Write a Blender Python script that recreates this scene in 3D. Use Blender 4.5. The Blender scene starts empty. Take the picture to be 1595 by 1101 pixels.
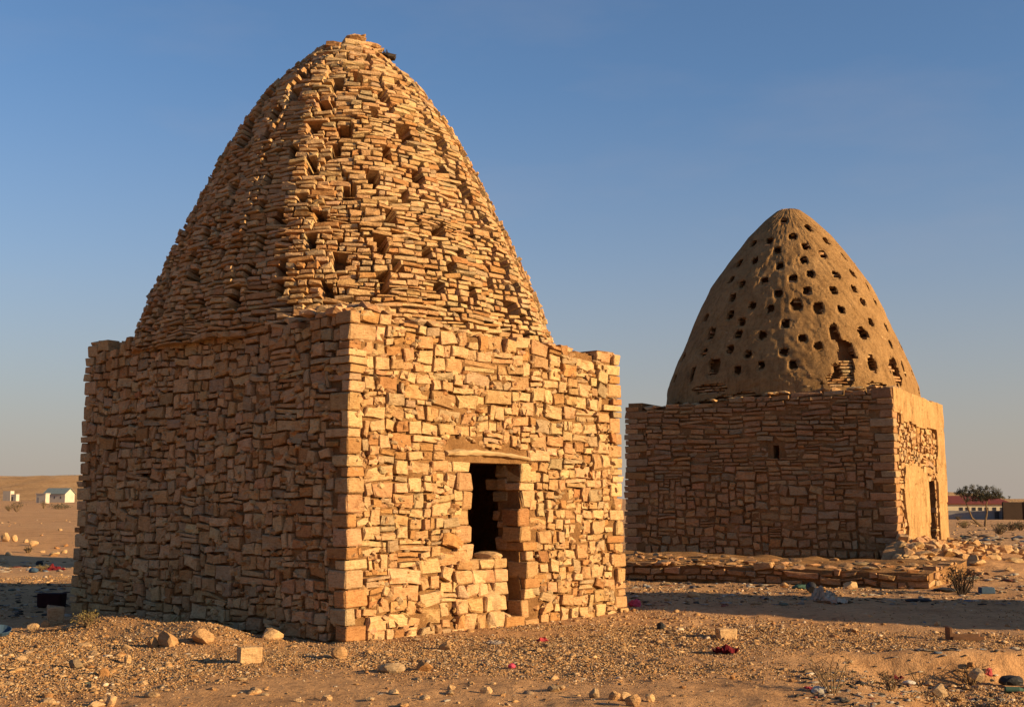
import bpy, math, random
import numpy as np
from mathutils import Vector

# ------------------------------------------------------------------ camera, sky, sun, exposure
scene = bpy.context.scene
COL = scene.collection
FPX, CX, CY, HOR, EYE = 1950.0, 797.5, 550.5, 775.0, 1.6
PITCH = math.atan((HOR - CY) / FPX)
cam_d = bpy.data.cameras.new('camera')
cam_d.sensor_width = 36.0
cam_d.lens = 36.0 * FPX / 1595.0
cam_d.clip_start = 0.1
cam_d.clip_end = 9000
cam = bpy.data.objects.new('camera', cam_d)
cam.location = (0, 0, EYE)
cam.rotation_euler = (math.pi / 2 + PITCH, 0, 0)
COL.objects.link(cam)
scene.camera = cam

SUN_EL = math.radians(14.5)
SUN_H = np.array([0.925, -0.38]); SUN_H /= np.linalg.norm(SUN_H)
world = bpy.data.worlds.new('World')
scene.world = world
world.use_nodes = True
wn = world.node_tree.nodes; wl = world.node_tree.links
wn.clear()
w_out = wn.new('ShaderNodeOutputWorld')
w_bg = wn.new('ShaderNodeBackground')
w_sky = wn.new('ShaderNodeTexSky')
w_sky.sky_type = 'NISHITA'
w_sky.sun_disc = False
w_sky.sun_elevation = SUN_EL
w_sky.sun_rotation = math.atan2(SUN_H[0], SUN_H[1])
w_sky.altitude = 0
w_sky.air_density = 1.0
w_sky.dust_density = 0.6
w_sky.ozone_density = 4.5
w_bg.inputs['Strength'].default_value = 0.073
# dust belt: the lowest air all round the horizon is pale and warm
w_tc = wn.new('ShaderNodeTexCoord'); w_sep = wn.new('ShaderNodeSeparateXYZ')
wl.new(w_tc.outputs['Generated'], w_sep.inputs[0])
w_rmp = wn.new('ShaderNodeValToRGB'); w_rmp.color_ramp.interpolation = 'B_SPLINE'
_e = w_rmp.color_ramp.elements
for _p, _v in ((0.0, .97), (0.09, .62), (0.19, .24), (0.32, 0.0)):
    _k = _e[0] if _p == 0 else _e.new(_p)
    _k.color = (_v, _v, _v, 1)
_e[len(_e) - 1].color = (0, 0, 0, 1)
wl.new(w_sep.outputs['Z'], w_rmp.inputs['Fac'])
w_mix = wn.new('ShaderNodeMix'); w_mix.data_type = 'RGBA'
wl.new(w_rmp.outputs['Color'], w_mix.inputs[0]); wl.new(w_sky.outputs['Color'], w_mix.inputs[6])
w_mix.inputs[7].default_value = (2.98, 2.52, 2.16, 1)
# a breath of thin high cloud
w_map = wn.new('ShaderNodeMapping'); w_map.inputs['Scale'].default_value = (2.2, 2.2, 7.0); w_map.inputs['Rotation'].default_value = (0.3, 0.2, 0)
wl.new(w_tc.outputs['Generated'], w_map.inputs['Vector'])
w_ns = wn.new('ShaderNodeTexNoise'); w_ns.inputs['Scale'].default_value = 2.0; w_ns.inputs['Detail'].default_value = 6; w_ns.inputs['Roughness'].default_value = .55
wl.new(w_map.outputs['Vector'], w_ns.inputs['Vector'])
w_r2 = wn.new('ShaderNodeMapRange'); w_r2.inputs['From Min'].default_value = .5; w_r2.inputs['From Max'].default_value = .8; w_r2.inputs['To Max'].default_value = .13
wl.new(w_ns.outputs['Fac'], w_r2.inputs['Value'])
w_mx2 = wn.new('ShaderNodeMix'); w_mx2.data_type = 'RGBA'
wl.new(w_r2.outputs['Result'], w_mx2.inputs[0]); wl.new(w_mix.outputs[2], w_mx2.inputs[6]); w_mx2.inputs[7].default_value = (3.3, 2.9, 2.9, 1)
wl.new(w_mx2.outputs[2], w_bg.inputs['Color'])
wl.new(w_bg.outputs['Background'], w_out.inputs['Surface'])

sun_d = bpy.data.lights.new('sun', 'SUN')
sun_d.energy = 5.0
sun_d.angle = math.radians(0.5)
sun_d.color = (1.0, 0.725, 0.385)
sun = bpy.data.objects.new('sun', sun_d)
S = Vector((SUN_H[0] * math.cos(SUN_EL), SUN_H[1] * math.cos(SUN_EL), math.sin(SUN_EL)))
sun.rotation_euler = S.to_track_quat('Z', 'Y').to_euler()
sun.location = (40, -20, 30)
COL.objects.link(sun)

scene.view_settings.view_transform = 'Standard'
scene.view_settings.look = 'None'
scene.view_settings.gamma = 1.0
scene.view_settings.exposure = 0.98
scene.view_settings.use_curve_mapping = False

# ------------------------------------------------------------------ helpers
RNG = np.random.default_rng(7)
random.seed(7)
V3 = lambda *a: np.array(a, float)
ZUP = V3(0, 0, 1)


def ray(px, py):
    x = (px - CX) / FPX; y = (CY - py) / FPX
    return V3(x, math.cos(PITCH) - y * math.sin(PITCH), math.sin(PITCH) + y * math.cos(PITCH))


def at_depth(px, py, Y):
    d = ray(px, py)
    return V3(0, 0, EYE) + d * (Y / d[1])


def hash2(ix, iy, seed):
    n = (ix.astype(np.int64) * 374761393 + iy.astype(np.int64) * 668265263 + seed * 974634777) & 0x7fffffff
    n = ((n ^ (n >> 13)) * 1274126177) & 0x7fffffff
    n = n ^ (n >> 16)
    return (n & 0xffff) / 65535.0


def noise2(x, y, seed=0):
    x = np.asarray(x, float); y = np.asarray(y, float)
    x0 = np.floor(x); y0 = np.floor(y)
    fx = x - x0; fy = y - y0
    fx = fx * fx * (3 - 2 * fx); fy = fy * fy * (3 - 2 * fy)
    a = hash2(x0, y0, seed); b = hash2(x0 + 1, y0, seed)
    c = hash2(x0, y0 + 1, seed); d = hash2(x0 + 1, y0 + 1, seed)
    return (a + (b - a) * fx) * (1 - fy) + (c + (d - c) * fx) * fy - 0.5


def fbm(x, y, seed=0, oct=3):
    s = 0; a = 1
    for i in range(oct):
        s = s + a * noise2(np.asarray(x) * 2 ** i, np.asarray(y) * 2 ** i, seed + i * 17); a *= 0.5
    return s


def sstep(a, b, x):
    t = np.clip((np.asarray(x, float) - a) / (b - a), 0, 1)
    return t * t * (3 - 2 * t)


# ------------------------------------------------------------------ plan of the two tombs
N1 = np.array([-1.824, 13.93]); A1 = np.array([-4.45, 4.15]); B1 = np.array([3.42, 3.67])
L1 = np.linalg.norm(A1); R1 = np.linalg.norm(B1)
AL = math.radians(28.4)
N2 = np.array([8.62, 28.2]); S2 = 6.62
A2 = np.array([-math.cos(AL), math.sin(AL)]) * S2; B2 = np.array([math.sin(AL), math.cos(AL)]) * S2
C1 = N1 + (A1 + B1) / 2; C2 = N2 + (A2 + B2) / 2


def bank_line(x):            # where the small earth bank stands in the right foreground
    return 13.05 + 0.24 * noise2(x * 0.9, x * 0 + 3.1, 5) * 2 + 0.05 * (x - 5)


def terrain(x, y):
    x = np.asarray(x, float); y = np.asarray(y, float)
    r = np.hypot(x, y)
    z = 0.10 * fbm(x * 0.16, y * 0.16, 1, 3) * sstep(3, 22, r)
    near = 1 - sstep(25, 60, r)
    z = z + near * (0.034 * fbm(x * 1.2, y * 1.2, 2, 3) + 0.026 * fbm(x * 4.5, y * 4.5, 3, 3))
    z = z + sstep(30, 80, r) * 0.35 * fbm(x * 0.045, y * 0.045, 9, 3)
    # earth heaped in front of the shaded wall of the near tomb
    p = np.stack([x - N1[0], y - N1[1]], -1)
    a = A1 / L1
    s = p @ a; t = p @ np.array([-B1[0], -B1[1]]) / R1
    z = z + (0.17 + 0.10 * fbm(s * 1.3, t * 1.3, 12, 2)) * np.exp(-((t - 0.95) / 0.55) ** 2) * sstep(0.1, 1.2, s) * (1 - sstep(3.6, 5.2, s))
    # hollow with the eroded bank, right foreground
    bl = bank_line(x)
    hol = (1 - sstep(-0.20, 0.05, y - bl + .14 * fbm(x * 2.2, y * 2.2, 31, 3))) * sstep(2.9, 4.1, x + 0.5 * noise2(y * 1.5, y * 0, 8))
    z = z - 0.25 * hol + 0.05 * hol * fbm(x * 5, y * 5, 33, 3) + 0.05 * sstep(3.5, 4.6, x) * np.exp(-((y - bl - 0.15) / 0.25) ** 2)
    # slope toward the farther tomb and the plain
    q = np.stack([x - C2[0], y - C2[1]], -1)
    z = z + 0.10 * np.exp(-(np.sum(q * q, -1) / 40.0))
    z = z - 0.58 * np.exp(-(((x + 15) / 9.0) ** 2 + ((y - 42) / 12.0) ** 2))
    xf = np.clip(x, -300, 160)
    z = z + sstep(42, 230, r) * (-1.14 - 0.0093 * xf)
    return z


def hit(px, py, lift=0.0):
    d = ray(px, py); o = V3(0, 0, EYE)
    if py > 830:
        z = 0.0
        for i in range(9):
            p = o + d * ((z - EYE) / d[2]); z = .5 * z + .5 * float(terrain(p[0], p[1]))
        p[2] = z + lift
        return p
    t = 4.0
    for i in range(4000):
        p = o + d * t
        g = float(terrain(p[0], p[1]))
        if p[2] <= g:
            break
        t += max(0.006 * t, (p[2] - g) * 0.6)
    p[2] = g + lift
    return p


# ------------------------------------------------------------------ mesh helpers
class Acc:
    def __init__(s):
        s.v = []; s.f = []; s.t = []; s.n = 0

    def add(s, v, f, tint):
        v = np.asarray(v, float)
        s.v.append(v); s.f.extend([[i + s.n for i in q] for q in f])
        s.t.append(np.tile(np.asarray(tint, float), (len(v), 1))); s.n += len(v)

    def build(s, name, m, parent=None, smooth=False, loc=None):
        if not s.v:
            return None
        return mesh_obj(name, np.concatenate(s.v), s.f, m, parent, np.concatenate(s.t), smooth, loc)


def mesh_obj(name, v, f, m, parent=None, tint=None, smooth=False, loc=None):
    """v in world coordinates; the object's origin sits at loc (world) or at the mesh centre for parts"""
    v = np.asarray(v, float)
    base = V3(0, 0, 0)
    if parent is not None:
        base = np.array(parent['_w'])
    if loc is None:
        loc = v.mean(0)
    loc = np.asarray(loc, float)
    me = bpy.data.meshes.new(name)
    me.from_pydata((v - loc).tolist(), [], [list(map(int, q)) for q in f] if not isinstance(f, list) else f)
    if tint is not None:
        at = me.attributes.new('tint', 'FLOAT_COLOR', 'POINT')
        t = np.ones((len(v), 4)); t[:, :3] = tint
        at.data.foreach_set('color', t.ravel())
    if smooth:
        me.polygons.foreach_set('use_smooth', np.ones(len(me.polygons), bool))
    me.materials.append(m)
    o = bpy.data.objects.new(name, me)
    COL.objects.link(o)
    o['_w'] = loc.tolist()
    if parent is not None:
        o.parent = parent
        o.location = (loc - base).tolist()
    else:
        o.location = loc.tolist()
    return o


def empty(name, loc):
    o = bpy.data.objects.new(name, None)
    o.empty_display_size = 0.2
    COL.objects.link(o); o.location = list(map(float, loc)); o['_w'] = list(map(float, loc))
    return o


def tag(o, label, cat=None, group=None, kind=None):
    o['label'] = label
    if cat: o['category'] = cat
    if group: o['group'] = group
    if kind: o['kind'] = kind
    return o


def stuff(o):
    if o is not None: o['kind'] = 'stuff'
    return o


def block(poly, P, depth, front, rng, bev=0.2, bulge=0.01, tilt=0.06):
    """a stone set in a wall: outline poly in the wall's (u, v), P(u, v, d) maps into the world"""
    poly = np.asarray(poly, float); n = len(poly)
    c = poly.mean(0)
    rel = poly - c
    size = math.sqrt(abs(0.5 * np.sum(poly[:, 0] * np.roll(poly[:, 1], -1) - np.roll(poly[:, 0], -1) * poly[:, 1]))) + 1e-6
    tu, tv = rng.normal(0, tilt, 2)
    b = bev * rng.uniform(0.7, 1.3, (n, 1))
    r0 = c + rel * (1 - b)
    d0 = front + (r0 - c) @ np.array([tu, tv]) + rng.normal(0, 0.012 * size / 0.2, n)
    d1 = front - bev * size * 0.45 + rel @ np.array([tu, tv])
    r2 = c + rel * 0.95
    vs = [P(c[0] + rng.normal(0, .1) * size, c[1] + rng.normal(0, .1) * size, front + bulge)]
    vs += [P(r0[i, 0], r0[i, 1], d0[i]) for i in range(n)]
    vs += [P(poly[i, 0], poly[i, 1], d1[i]) for i in range(n)]
    vs += [P(r2[i, 0], r2[i, 1], front - depth) for i in range(n)]
    fs = []
    for i in range(n):
        j = (i + 1) % n
        fs.append([0, 1 + i, 1 + j])
        fs.append([1 + i, 1 + n + i, 1 + n + j, 1 + j])
        fs.append([1 + n + i, 1 + 2 * n + i, 1 + 2 * n + j, 1 + n + j])
    fs.append([1 + 2 * n + i for i in range(n)][::-1])
    return np.array(vs), fs


def stone_outline(u0, v0, u1, v1, rng, warp, gap=0.008, rnd=0.13, rot=0.05):
    w = u1 - u0; h = v1 - v0
    g = lambda: gap * rng.uniform(0.5, 1.9)
    u0 += g(); u1 -= g(); v0 += g(); v1 -= g()
    w = max(u1 - u0, 0.02); h = max(v1 - v0, 0.015)
    m = min(w, h)
    c = lambda: rng.uniform(-.03, rnd) * m
    j = lambda s: rng.normal(0, 0.025) * s
    C = np.array([[u0 + c(), v0 + c()], [u1 - c(), v0 + c()], [u1 - c(), v1 - c()], [u0 + c(), v1 - c()]])
    if rng.random() < .3:          # one corner knocked off
        k = rng.integers(0, 4); C[k] += (C.mean(0) - C[k]) * rng.uniform(.1, .35)
    p = []
    for k in range(4):
        q = C[(k + 1) % 4]; t = rng.uniform(.3, .7)
        p.append(C[k]); p.append(C[k] * (1 - t) + q * t + np.array([j(m), j(m)]))
    p = np.array(p)
    ce = p.mean(0); a = float(np.clip(rng.normal(0, rot), -.3, .3))
    R = np.array([[math.cos(a), -math.sin(a)], [math.sin(a), math.cos(a)]])
    p = (p - ce) @ R.T + ce
    return np.stack([p[:, 0] + warp(p[:, 0], p[:, 1], 0), p[:, 1] + warp(p[:, 0], p[:, 1], 1)], -1)


def make_warp(seed, amp=0.05):
    def warp(u, v, k):
        if k == 0:
            return amp * 0.8 * (noise2(u * 1.5, v * 1.8, seed) * 2 + 0.6 * noise2(u * 4, v * 4, seed + 1))
        return amp * (noise2(u * 1.1, v * 1.4, seed + 2) * 1.6 + 1.3 * noise2(u * 3.4, v * 2.6, seed + 3))
    return warp


def rubble(Lw, Hw, rng, hmax=(.13, .25), wmax=(.2, .42), band=(.3, .52), slab=0.16, style=None):
    out = []
    v = 0
    while v < Hw - 0.05:
        bh = rng.uniform(*band)
        if Hw - (v + bh) < 0.15: bh = Hw - v
        u = 0
        while u < Lw - 0.01:
            bw = rng.uniform(.7, 1.5)
            if Lw - (u + bw) < 0.2: bw = Lw - u
            st = (hmax, wmax, slab) if style is None else style(u + bw / 2, v + bh / 2)
            hs = rng.uniform(*st[0]); ws = rng.uniform(*st[1])
            if rng.random() < st[2]:
                hs = rng.uniform(.075, .11); ws *= 1.4
            todo = [(u, v, u + bw, v + bh)]
            while todo:
                r = todo.pop()
                w = r[2] - r[0]; h = r[3] - r[1]
                hh = hs * rng.uniform(.8, 1.25); ww = ws * rng.uniform(.75, 1.3)
                if h > hh and (h / hh >= .35 * w / ww or w < 0.12):
                    m = r[1] + h * rng.uniform(.36, .64)
                    todo += [(r[0], r[1], r[2], m), (r[0], m, r[2], r[3])]
                elif w > ww:
                    m = r[0] + w * rng.uniform(.34, .66)
                    todo += [(r[0], r[1], m, r[3]), (m, r[1], r[2], r[3])]
                else:
                    out.append(r)
            u += bw
        v += bh
    return out


def rubble_fit(Lw, Hw, rng, hr=(.09, .23), asp=(.9, 2.2), wr=(.11, .42), slab=.1, style=None, cap=False):
    """random rubble: each stone is set into the lowest gap of the rising wall"""
    sky = [[0.0, Lw, 0.0]]; out = []
    while True:
        i = min(range(len(sky)), key=lambda k: sky[k][2])
        u0, u1, v = sky[i]
        if v >= Hw: break
        W = u1 - u0
        lv = sky[i - 1][2] if i > 0 else None; rv = sky[i + 1][2] if i + 1 < len(sky) else None
        H_, A_, W_, S_ = (hr, asp, wr, slab) if style is None else style((u0 + u1) / 2, v)
        h = rng.uniform(*H_); w = min(max(h * rng.uniform(*A_), W_[0]), W_[1])
        sl = rng.random() < S_
        if sl: h = max(h, .16); w = rng.uniform(.22, .45)
        if W < w * 1.5: a0, a1 = u0, u1
        elif rng.random() < .5: a0, a1 = u0, u0 + w
        else: a0, a1 = u1 - w, u1
        t = v + h
        nb = [q for q, on in ((lv, a0 == u0), (rv, a1 == u1)) if on and q is not None]
        if a1 - a0 < .11 and nb:
            t = min(min(nb), v + .3); sl = False
        for q in nb:
            if abs(t - q) < .05: t = q
        if t - v < .03: t = v + .03
        if cap and Hw - t < .04: t = Hw
        n = max(1, int(round((t - v) / .068))) if sl else 1
        cuts = [v + (t - v) * (k + (rng.uniform(-.2, .2) if 0 < k < n else 0)) / n for k in range(n + 1)]
        for k in range(n): out.append((a0, cuts[k], a1, cuts[k + 1]))
        new = ([[u0, a0, v]] if a0 > u0 else []) + [[a0, a1, t]] + ([[a1, u1, v]] if a1 < u1 else [])
        sky[i:i + 1] = new
        k = 0
        while k < len(sky) - 1:
            if abs(sky[k][2] - sky[k + 1][2]) < 1e-6: sky[k][1] = sky[k + 1][1]; del sky[k + 1]
            else: k += 1
    return out


def chamfer_box(c, ax, dim, rng, ch=0.12, jit=0.05):
    """a squared stone: box with cut edges and uneven faces; ax = three unit axes, dim = full sizes"""
    dim = np.asarray(dim, float); h = dim / 2; m = min(dim)
    vs = []; idx = {}
    for sx in (-1, 1):
        for sy in (-1, 1):
            for sz in (-1, 1):
                s = np.array([sx, sy, sz], float)
                cor = s * h * (1 + rng.normal(0, jit, 3))
                for k in range(3):
                    p = cor.copy()
                    for q in range(3):
                        if q != k: p[q] -= s[q] * m * ch * rng.uniform(.5, 1.6)
                    idx[(sx, sy, sz, k)] = len(vs); vs.append(p)
    fs = []
    S_ = [(-1, -1), (1, -1), (1, 1), (-1, 1)]
    def key(k, sk, a, b):
        t = [0, 0, 0]; t[k] = sk; t[(k + 1) % 3] = a; t[(k + 2) % 3] = b
        return tuple(t)
    for k in range(3):
        for sk in (-1, 1):
            q = [idx[key(k, sk, a, b) + (k,)] for a, b in S_]
            fs.append(q if sk > 0 else q[::-1])
    for k in range(3):      # edges running along axis k
        k1 = (k + 1) % 3; k2 = (k + 2) % 3
        for a, b in S_:
            q = [idx[key(k, -1, a, b) + (k1,)], idx[key(k, 1, a, b) + (k1,)], idx[key(k, 1, a, b) + (k2,)], idx[key(k, -1, a, b) + (k2,)]]
            fs.append(q if a * b < 0 else q[::-1])
    for sx in (-1, 1):
        for sy in (-1, 1):
            for sz in (-1, 1):
                q = [idx[(sx, sy, sz, k)] for k in range(3)]
                fs.append(q if sx * sy * sz > 0 else q[::-1])
    vs = np.array(vs)
    return np.asarray(c) + vs @ np.asarray(ax), fs


def ico(sub=1):
    import bmesh
    bm = bmesh.new(); bmesh.ops.create_icosphere(bm, subdivisions=sub, radius=1)
    v = np.array([x.co[:] for x in bm.verts]); f = [[x.index for x in q.verts] for q in bm.faces]
    bm.free(); return v, f


ICO1, ICO1F = ico(1); ICO2, ICO2F = ico(2); ICO3, ICO3F = ico(3)


def rock_shape(rng, base=ICO2, cuts=9, lo=0.45, hi=0.8):
    v = base.copy()
    for k in range(cuts):
        n = rng.normal(size=3); n /= np.linalg.norm(n); d = rng.uniform(lo, hi)
        s = v @ n
        v = v - np.outer(np.maximum(s - d, 0), n)
    v += rng.normal(0, 0.012, v.shape)
    return v / np.abs(v).max(0)


def rotm(rng, flat=True):
    a = rng.uniform(0, 2 * math.pi)
    Rz = np.array([[math.cos(a), -math.sin(a), 0], [math.sin(a), math.cos(a), 0], [0, 0, 1]])
    t = rng.normal(0, 0.25 if flat else 1.2)
    Rx = np.array([[1, 0, 0], [0, math.cos(t), -math.sin(t)], [0, math.sin(t), math.cos(t)]])
    return Rz @ Rx


def grid_shell(F, B, mask, wrap=False):
    """a slab from a front and a back grid of points [nu, nv, 3]; mask [nu-1 or nu, nv-1] keeps cells"""
    nu, nv = F.shape[:2]
    v = np.concatenate([F.reshape(-1, 3), B.reshape(-1, 3)]); o = nu * nv
    fs = []
    mu, mv = mask.shape
    I = lambda i, j: (i % nu) * nv + j
    def on(i, j):
        if wrap: i %= mu
        return 0 <= i < mu and 0 <= j < mv and mask[i, j]
    for i in range(mu):
        for j in range(mv):
            if not mask[i, j]: continue
            a, b, c, d = I(i, j), I(i + 1, j), I(i + 1, j + 1), I(i, j + 1)
            fs.append([a, b, c, d]); fs.append([d + o, c + o, b + o, a + o])
            if not on(i - 1, j): fs.append([a, d, d + o, a + o])
            if not on(i + 1, j): fs.append([c, b, b + o, c + o])
            if not on(i, j - 1): fs.append([b, a, a + o, b + o])
            if not on(i, j + 1): fs.append([d, c, c + o, d + o])
    used = np.zeros(2 * o, bool)
    for q in fs: used[q] = True
    remap = np.cumsum(used) - 1
    fs = [[int(remap[k]) for k in q] for q in fs]
    return v[used], fs


# ------------------------------------------------------------------ materials
ALB = 0.81      # common scale of all surface colours
def new_mat(name, rough=0.9, spec=0.2):
    m = bpy.data.materials.new(name); m.use_nodes = True
    nt = m.node_tree; b = nt.nodes['Principled BSDF']
    b.inputs['Roughness'].default_value = rough
    b.inputs['Specular IOR Level'].default_value = spec
    return m, nt, b


def nd(nt, typ, **kw):
    n = nt.nodes.new(typ)
    for k, v in kw.items():
        if k in n.inputs: n.inputs[k].default_value = v
        else: setattr(n, k, v)
    return n


def ramp(nt, fac, stops):
    r = nt.nodes.new('ShaderNodeValToRGB')
    e = r.color_ramp.elements
    while len(e) < len(stops): e.new(0.5)
    for i, (p, c) in enumerate(stops):
        e[i].position = p; e[i].color = (*c, 1) if len(c) == 3 else c
    nt.links.new(fac, r.inputs['Fac'])
    return r.outputs['Color']


def mixc(nt, mode, fac, a, b):
    n = nt.nodes.new('ShaderNodeMix'); n.data_type = 'RGBA'; n.blend_type = mode
    for s, v in (('Factor', fac), ('A', a), ('B', b)):
        k = {'Factor': 0, 'A': 6, 'B': 7}[s]
        if hasattr(v, 'links') or hasattr(v, 'is_linked'): nt.links.new(v, n.inputs[k])
        else: n.inputs[k].default_value = v if k == 0 else (*v, 1)
    return n.outputs[2]


def world_pos(nt, scale=(1, 1, 1)):
    g = nt.nodes.new('ShaderNodeNewGeometry')
    mp = nt.nodes.new('ShaderNodeMapping'); mp.inputs['Scale'].default_value = scale
    nt.links.new(g.outputs['Position'], mp.inputs['Vector'])
    return mp.outputs['Vector']


def noise(nt, vec, scale, detail=4, rough=0.6):
    n = nd(nt, 'ShaderNodeTexNoise'); n.inputs['Scale'].default_value = scale
    n.inputs['Detail'].default_value = detail; n.inputs['Roughness'].default_value = rough
    nt.links.new(vec, n.inputs['Vector'])
    return n.outputs['Fac']


def bump(nt, bsdf, hgt, dist, strength=1.0, prev=None):
    b = nt.nodes.new('ShaderNodeBump'); b.inputs['Distance'].default_value = dist
    b.inputs['Strength'].default_value = strength
    nt.links.new(hgt, b.inputs['Height'])
    if prev is not None: nt.links.new(prev, b.inputs['Normal'])
    nt.links.new(b.outputs['Normal'], bsdf.inputs['Normal'])
    return b.outputs['Normal']


def stone_mat(name, bed=1.0):
    m, nt, b = new_mat(name, 0.92, 0.15)
    at = nd(nt, 'ShaderNodeAttribute', attribute_name='tint')
    p = world_pos(nt)
    ps = world_pos(nt, (1, 1, 6))
    n1 = noise(nt, p, 9, 6, 0.65)
    n2 = noise(nt, ps, 14, 4, 0.6)
    n3 = noise(nt, p, 45, 4, 0.7)
    c = mixc(nt, 'MULTIPLY', 1.0, at.outputs['Color'], ramp(nt, n1, [(0.25, (.72, .66, .60)), (0.5, (1, 1, 1)), (0.75, (1.14, 1.12, 1.08))]))
    c = mixc(nt, 'MULTIPLY', 0.7 * bed, c, ramp(nt, n2, [(0.35, (.70, .60, .50)), (0.52, (1, 1, 1)), (0.7, (1.08, 1.06, 1.04))]))
    c = mixc(nt, 'MULTIPLY', 0.8, c, ramp(nt, n3, [(0.3, (.72, .68, .64)), (0.5, (1, 1, 1)), (0.75, (1.1, 1.1, 1.1))]))
    nt.links.new(c, b.inputs['Base Color'])
    a = bump(nt, b, n2, 0.03, 0.5)
    a = bump(nt, b, n1, 0.05, 0.5, a)
    bump(nt, b, n3, 0.014, 0.7, a)
    return m


def earth_mat(name, c0, c1, c2, sc=1.0, bd=0.03, worn=False):
    m, nt, b = new_mat(name, 0.95, 0.1)
    p = world_pos(nt)
    n0 = noise(nt, p, 1.1 * sc, 5, 0.6)
    n1 = noise(nt, p, 11 * sc, 6, 0.7)
    n2 = noise(nt, p, 70 * sc, 3, 0.7)
    c0, c1, c2 = [tuple(q * ALB for q in k) for k in (c0, c1, c2)]
    c = ramp(nt, n0, [(0.3, c0), (0.52, c1), (0.72, c2)])
    c = mixc(nt, 'MULTIPLY', 0.8, c, ramp(nt, n1, [(0.28, (.62, .55, .5)), (0.5, (1, 1, 1)), (0.75, (1.15, 1.12, 1.08))]))
    c = mixc(nt, 'MULTIPLY', 0.6, c, ramp(nt, n2, [(0.3, (.7, .66, .62)), (0.55, (1, 1, 1)), (0.75, (1.12, 1.12, 1.12))]))
    a = None
    if worn:       # rain streaks and fine cracks of old plaster
        ps = world_pos(nt, (5, 5, .55))
        n4 = noise(nt, ps, 1.6, 5, 0.65)
        c = mixc(nt, 'MULTIPLY', 0.75, c, ramp(nt, n4, [(0.32, (.66, .60, .56)), (0.5, (1, 1, 1)), (0.72, (1.12, 1.1, 1.06))]))
        vo = nt.nodes.new('ShaderNodeTexVoronoi'); vo.feature = 'DISTANCE_TO_EDGE'; vo.inputs['Scale'].default_value = 2.3
        wv = nt.nodes.new('ShaderNodeVectorMath'); wv.operation = 'ADD'
        nv_ = nt.nodes.new('ShaderNodeTexNoise'); nv_.inputs['Scale'].default_value = 3.5; nv_.inputs['Detail'].default_value = 5
        nt.links.new(p, nv_.inputs['Vector']); nt.links.new(p, wv.inputs[0]); nt.links.new(nv_.outputs['Color'], wv.inputs[1]); nt.links.new(wv.outputs[0], vo.inputs['Vector'])
        cr = ramp(nt, vo.outputs['Distance'], [(0.0, (0, 0, 0)), (0.02, (1, 1, 1))])
        c = mixc(nt, 'MULTIPLY', 0.22, c, cr)
        a = bump(nt, b, cr, 0.012, 0.6)
    nt.links.new(c, b.inputs['Base Color'])
    a = bump(nt, b, n1, bd, 0.8, a)
    bump(nt, b, n2, bd * 0.3, 0.8, a)
    return m


def plain_mat(name, col, rough=0.7, spec=0.3, var=0.25, sc=8, bd=0.01, trans=0.0):
    m, nt, b = new_mat(name, rough, spec)
    col = tuple(q * ALB for q in col)
    p = world_pos(nt)
    n1 = noise(nt, p, sc, 5, 0.65)
    c = mixc(nt, 'MULTIPLY', 1.0, col, ramp(nt, n1, [(0.3, (1 - var,) * 3), (0.5, (1, 1, 1)), (0.7, (1 + var * .4,) * 3)]))
    nt.links.new(c, b.inputs['Base Color'])
    bump(nt, b, n1, bd, 0.6)
    return m


M_STONE = stone_mat('limestone')
M_MUD = earth_mat('mud_mortar', (.28, .14, .055), (.38, .20, .08), (.46, .26, .11), 2.0, 0.06)
M_PLASTER = earth_mat('mud_plaster', (.29, .165, .068), (.36, .208, .086), (.42, .25, .11), 1.2, 0.04, True)
M_COAT = earth_mat('pale_plaster', (.40, .235, .095), (.49, .295, .125), (.56, .35, .155), 1.5, 0.025, True)
M_WOOD = plain_mat('weathered_wood', (.50, .33, .165), .85, .15, .3, 6, .02)
M_TWIG = plain_mat('dry_twig', (.20, .13, .07), .9, .1, .3, 20)
M_TWIGD = plain_mat('dark_twig', (.055, .04, .03), .9, .1, .3, 20)

# colours of the stones
T_PALE = np.array([.61, .39, .195]); T_MID = np.array([.52, .305, .14]); T_RUST = np.array([.46, .235, .09]); T_GREY = np.array([.44, .30, .165])
T_PALE, T_MID, T_RUST, T_GREY = T_PALE * ALB, T_MID * ALB, T_RUST * ALB, T_GREY * ALB


def tint(rng, wts=(.45, .33, .12, .10)):
    k = rng.choice(4, p=wts)
    t = (T_PALE, T_MID, T_RUST, T_GREY)[k] * rng.normal(1, .08) * (1 + rng.normal(0, .025, 3))
    return np.clip(t, .05, .8)


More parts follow.
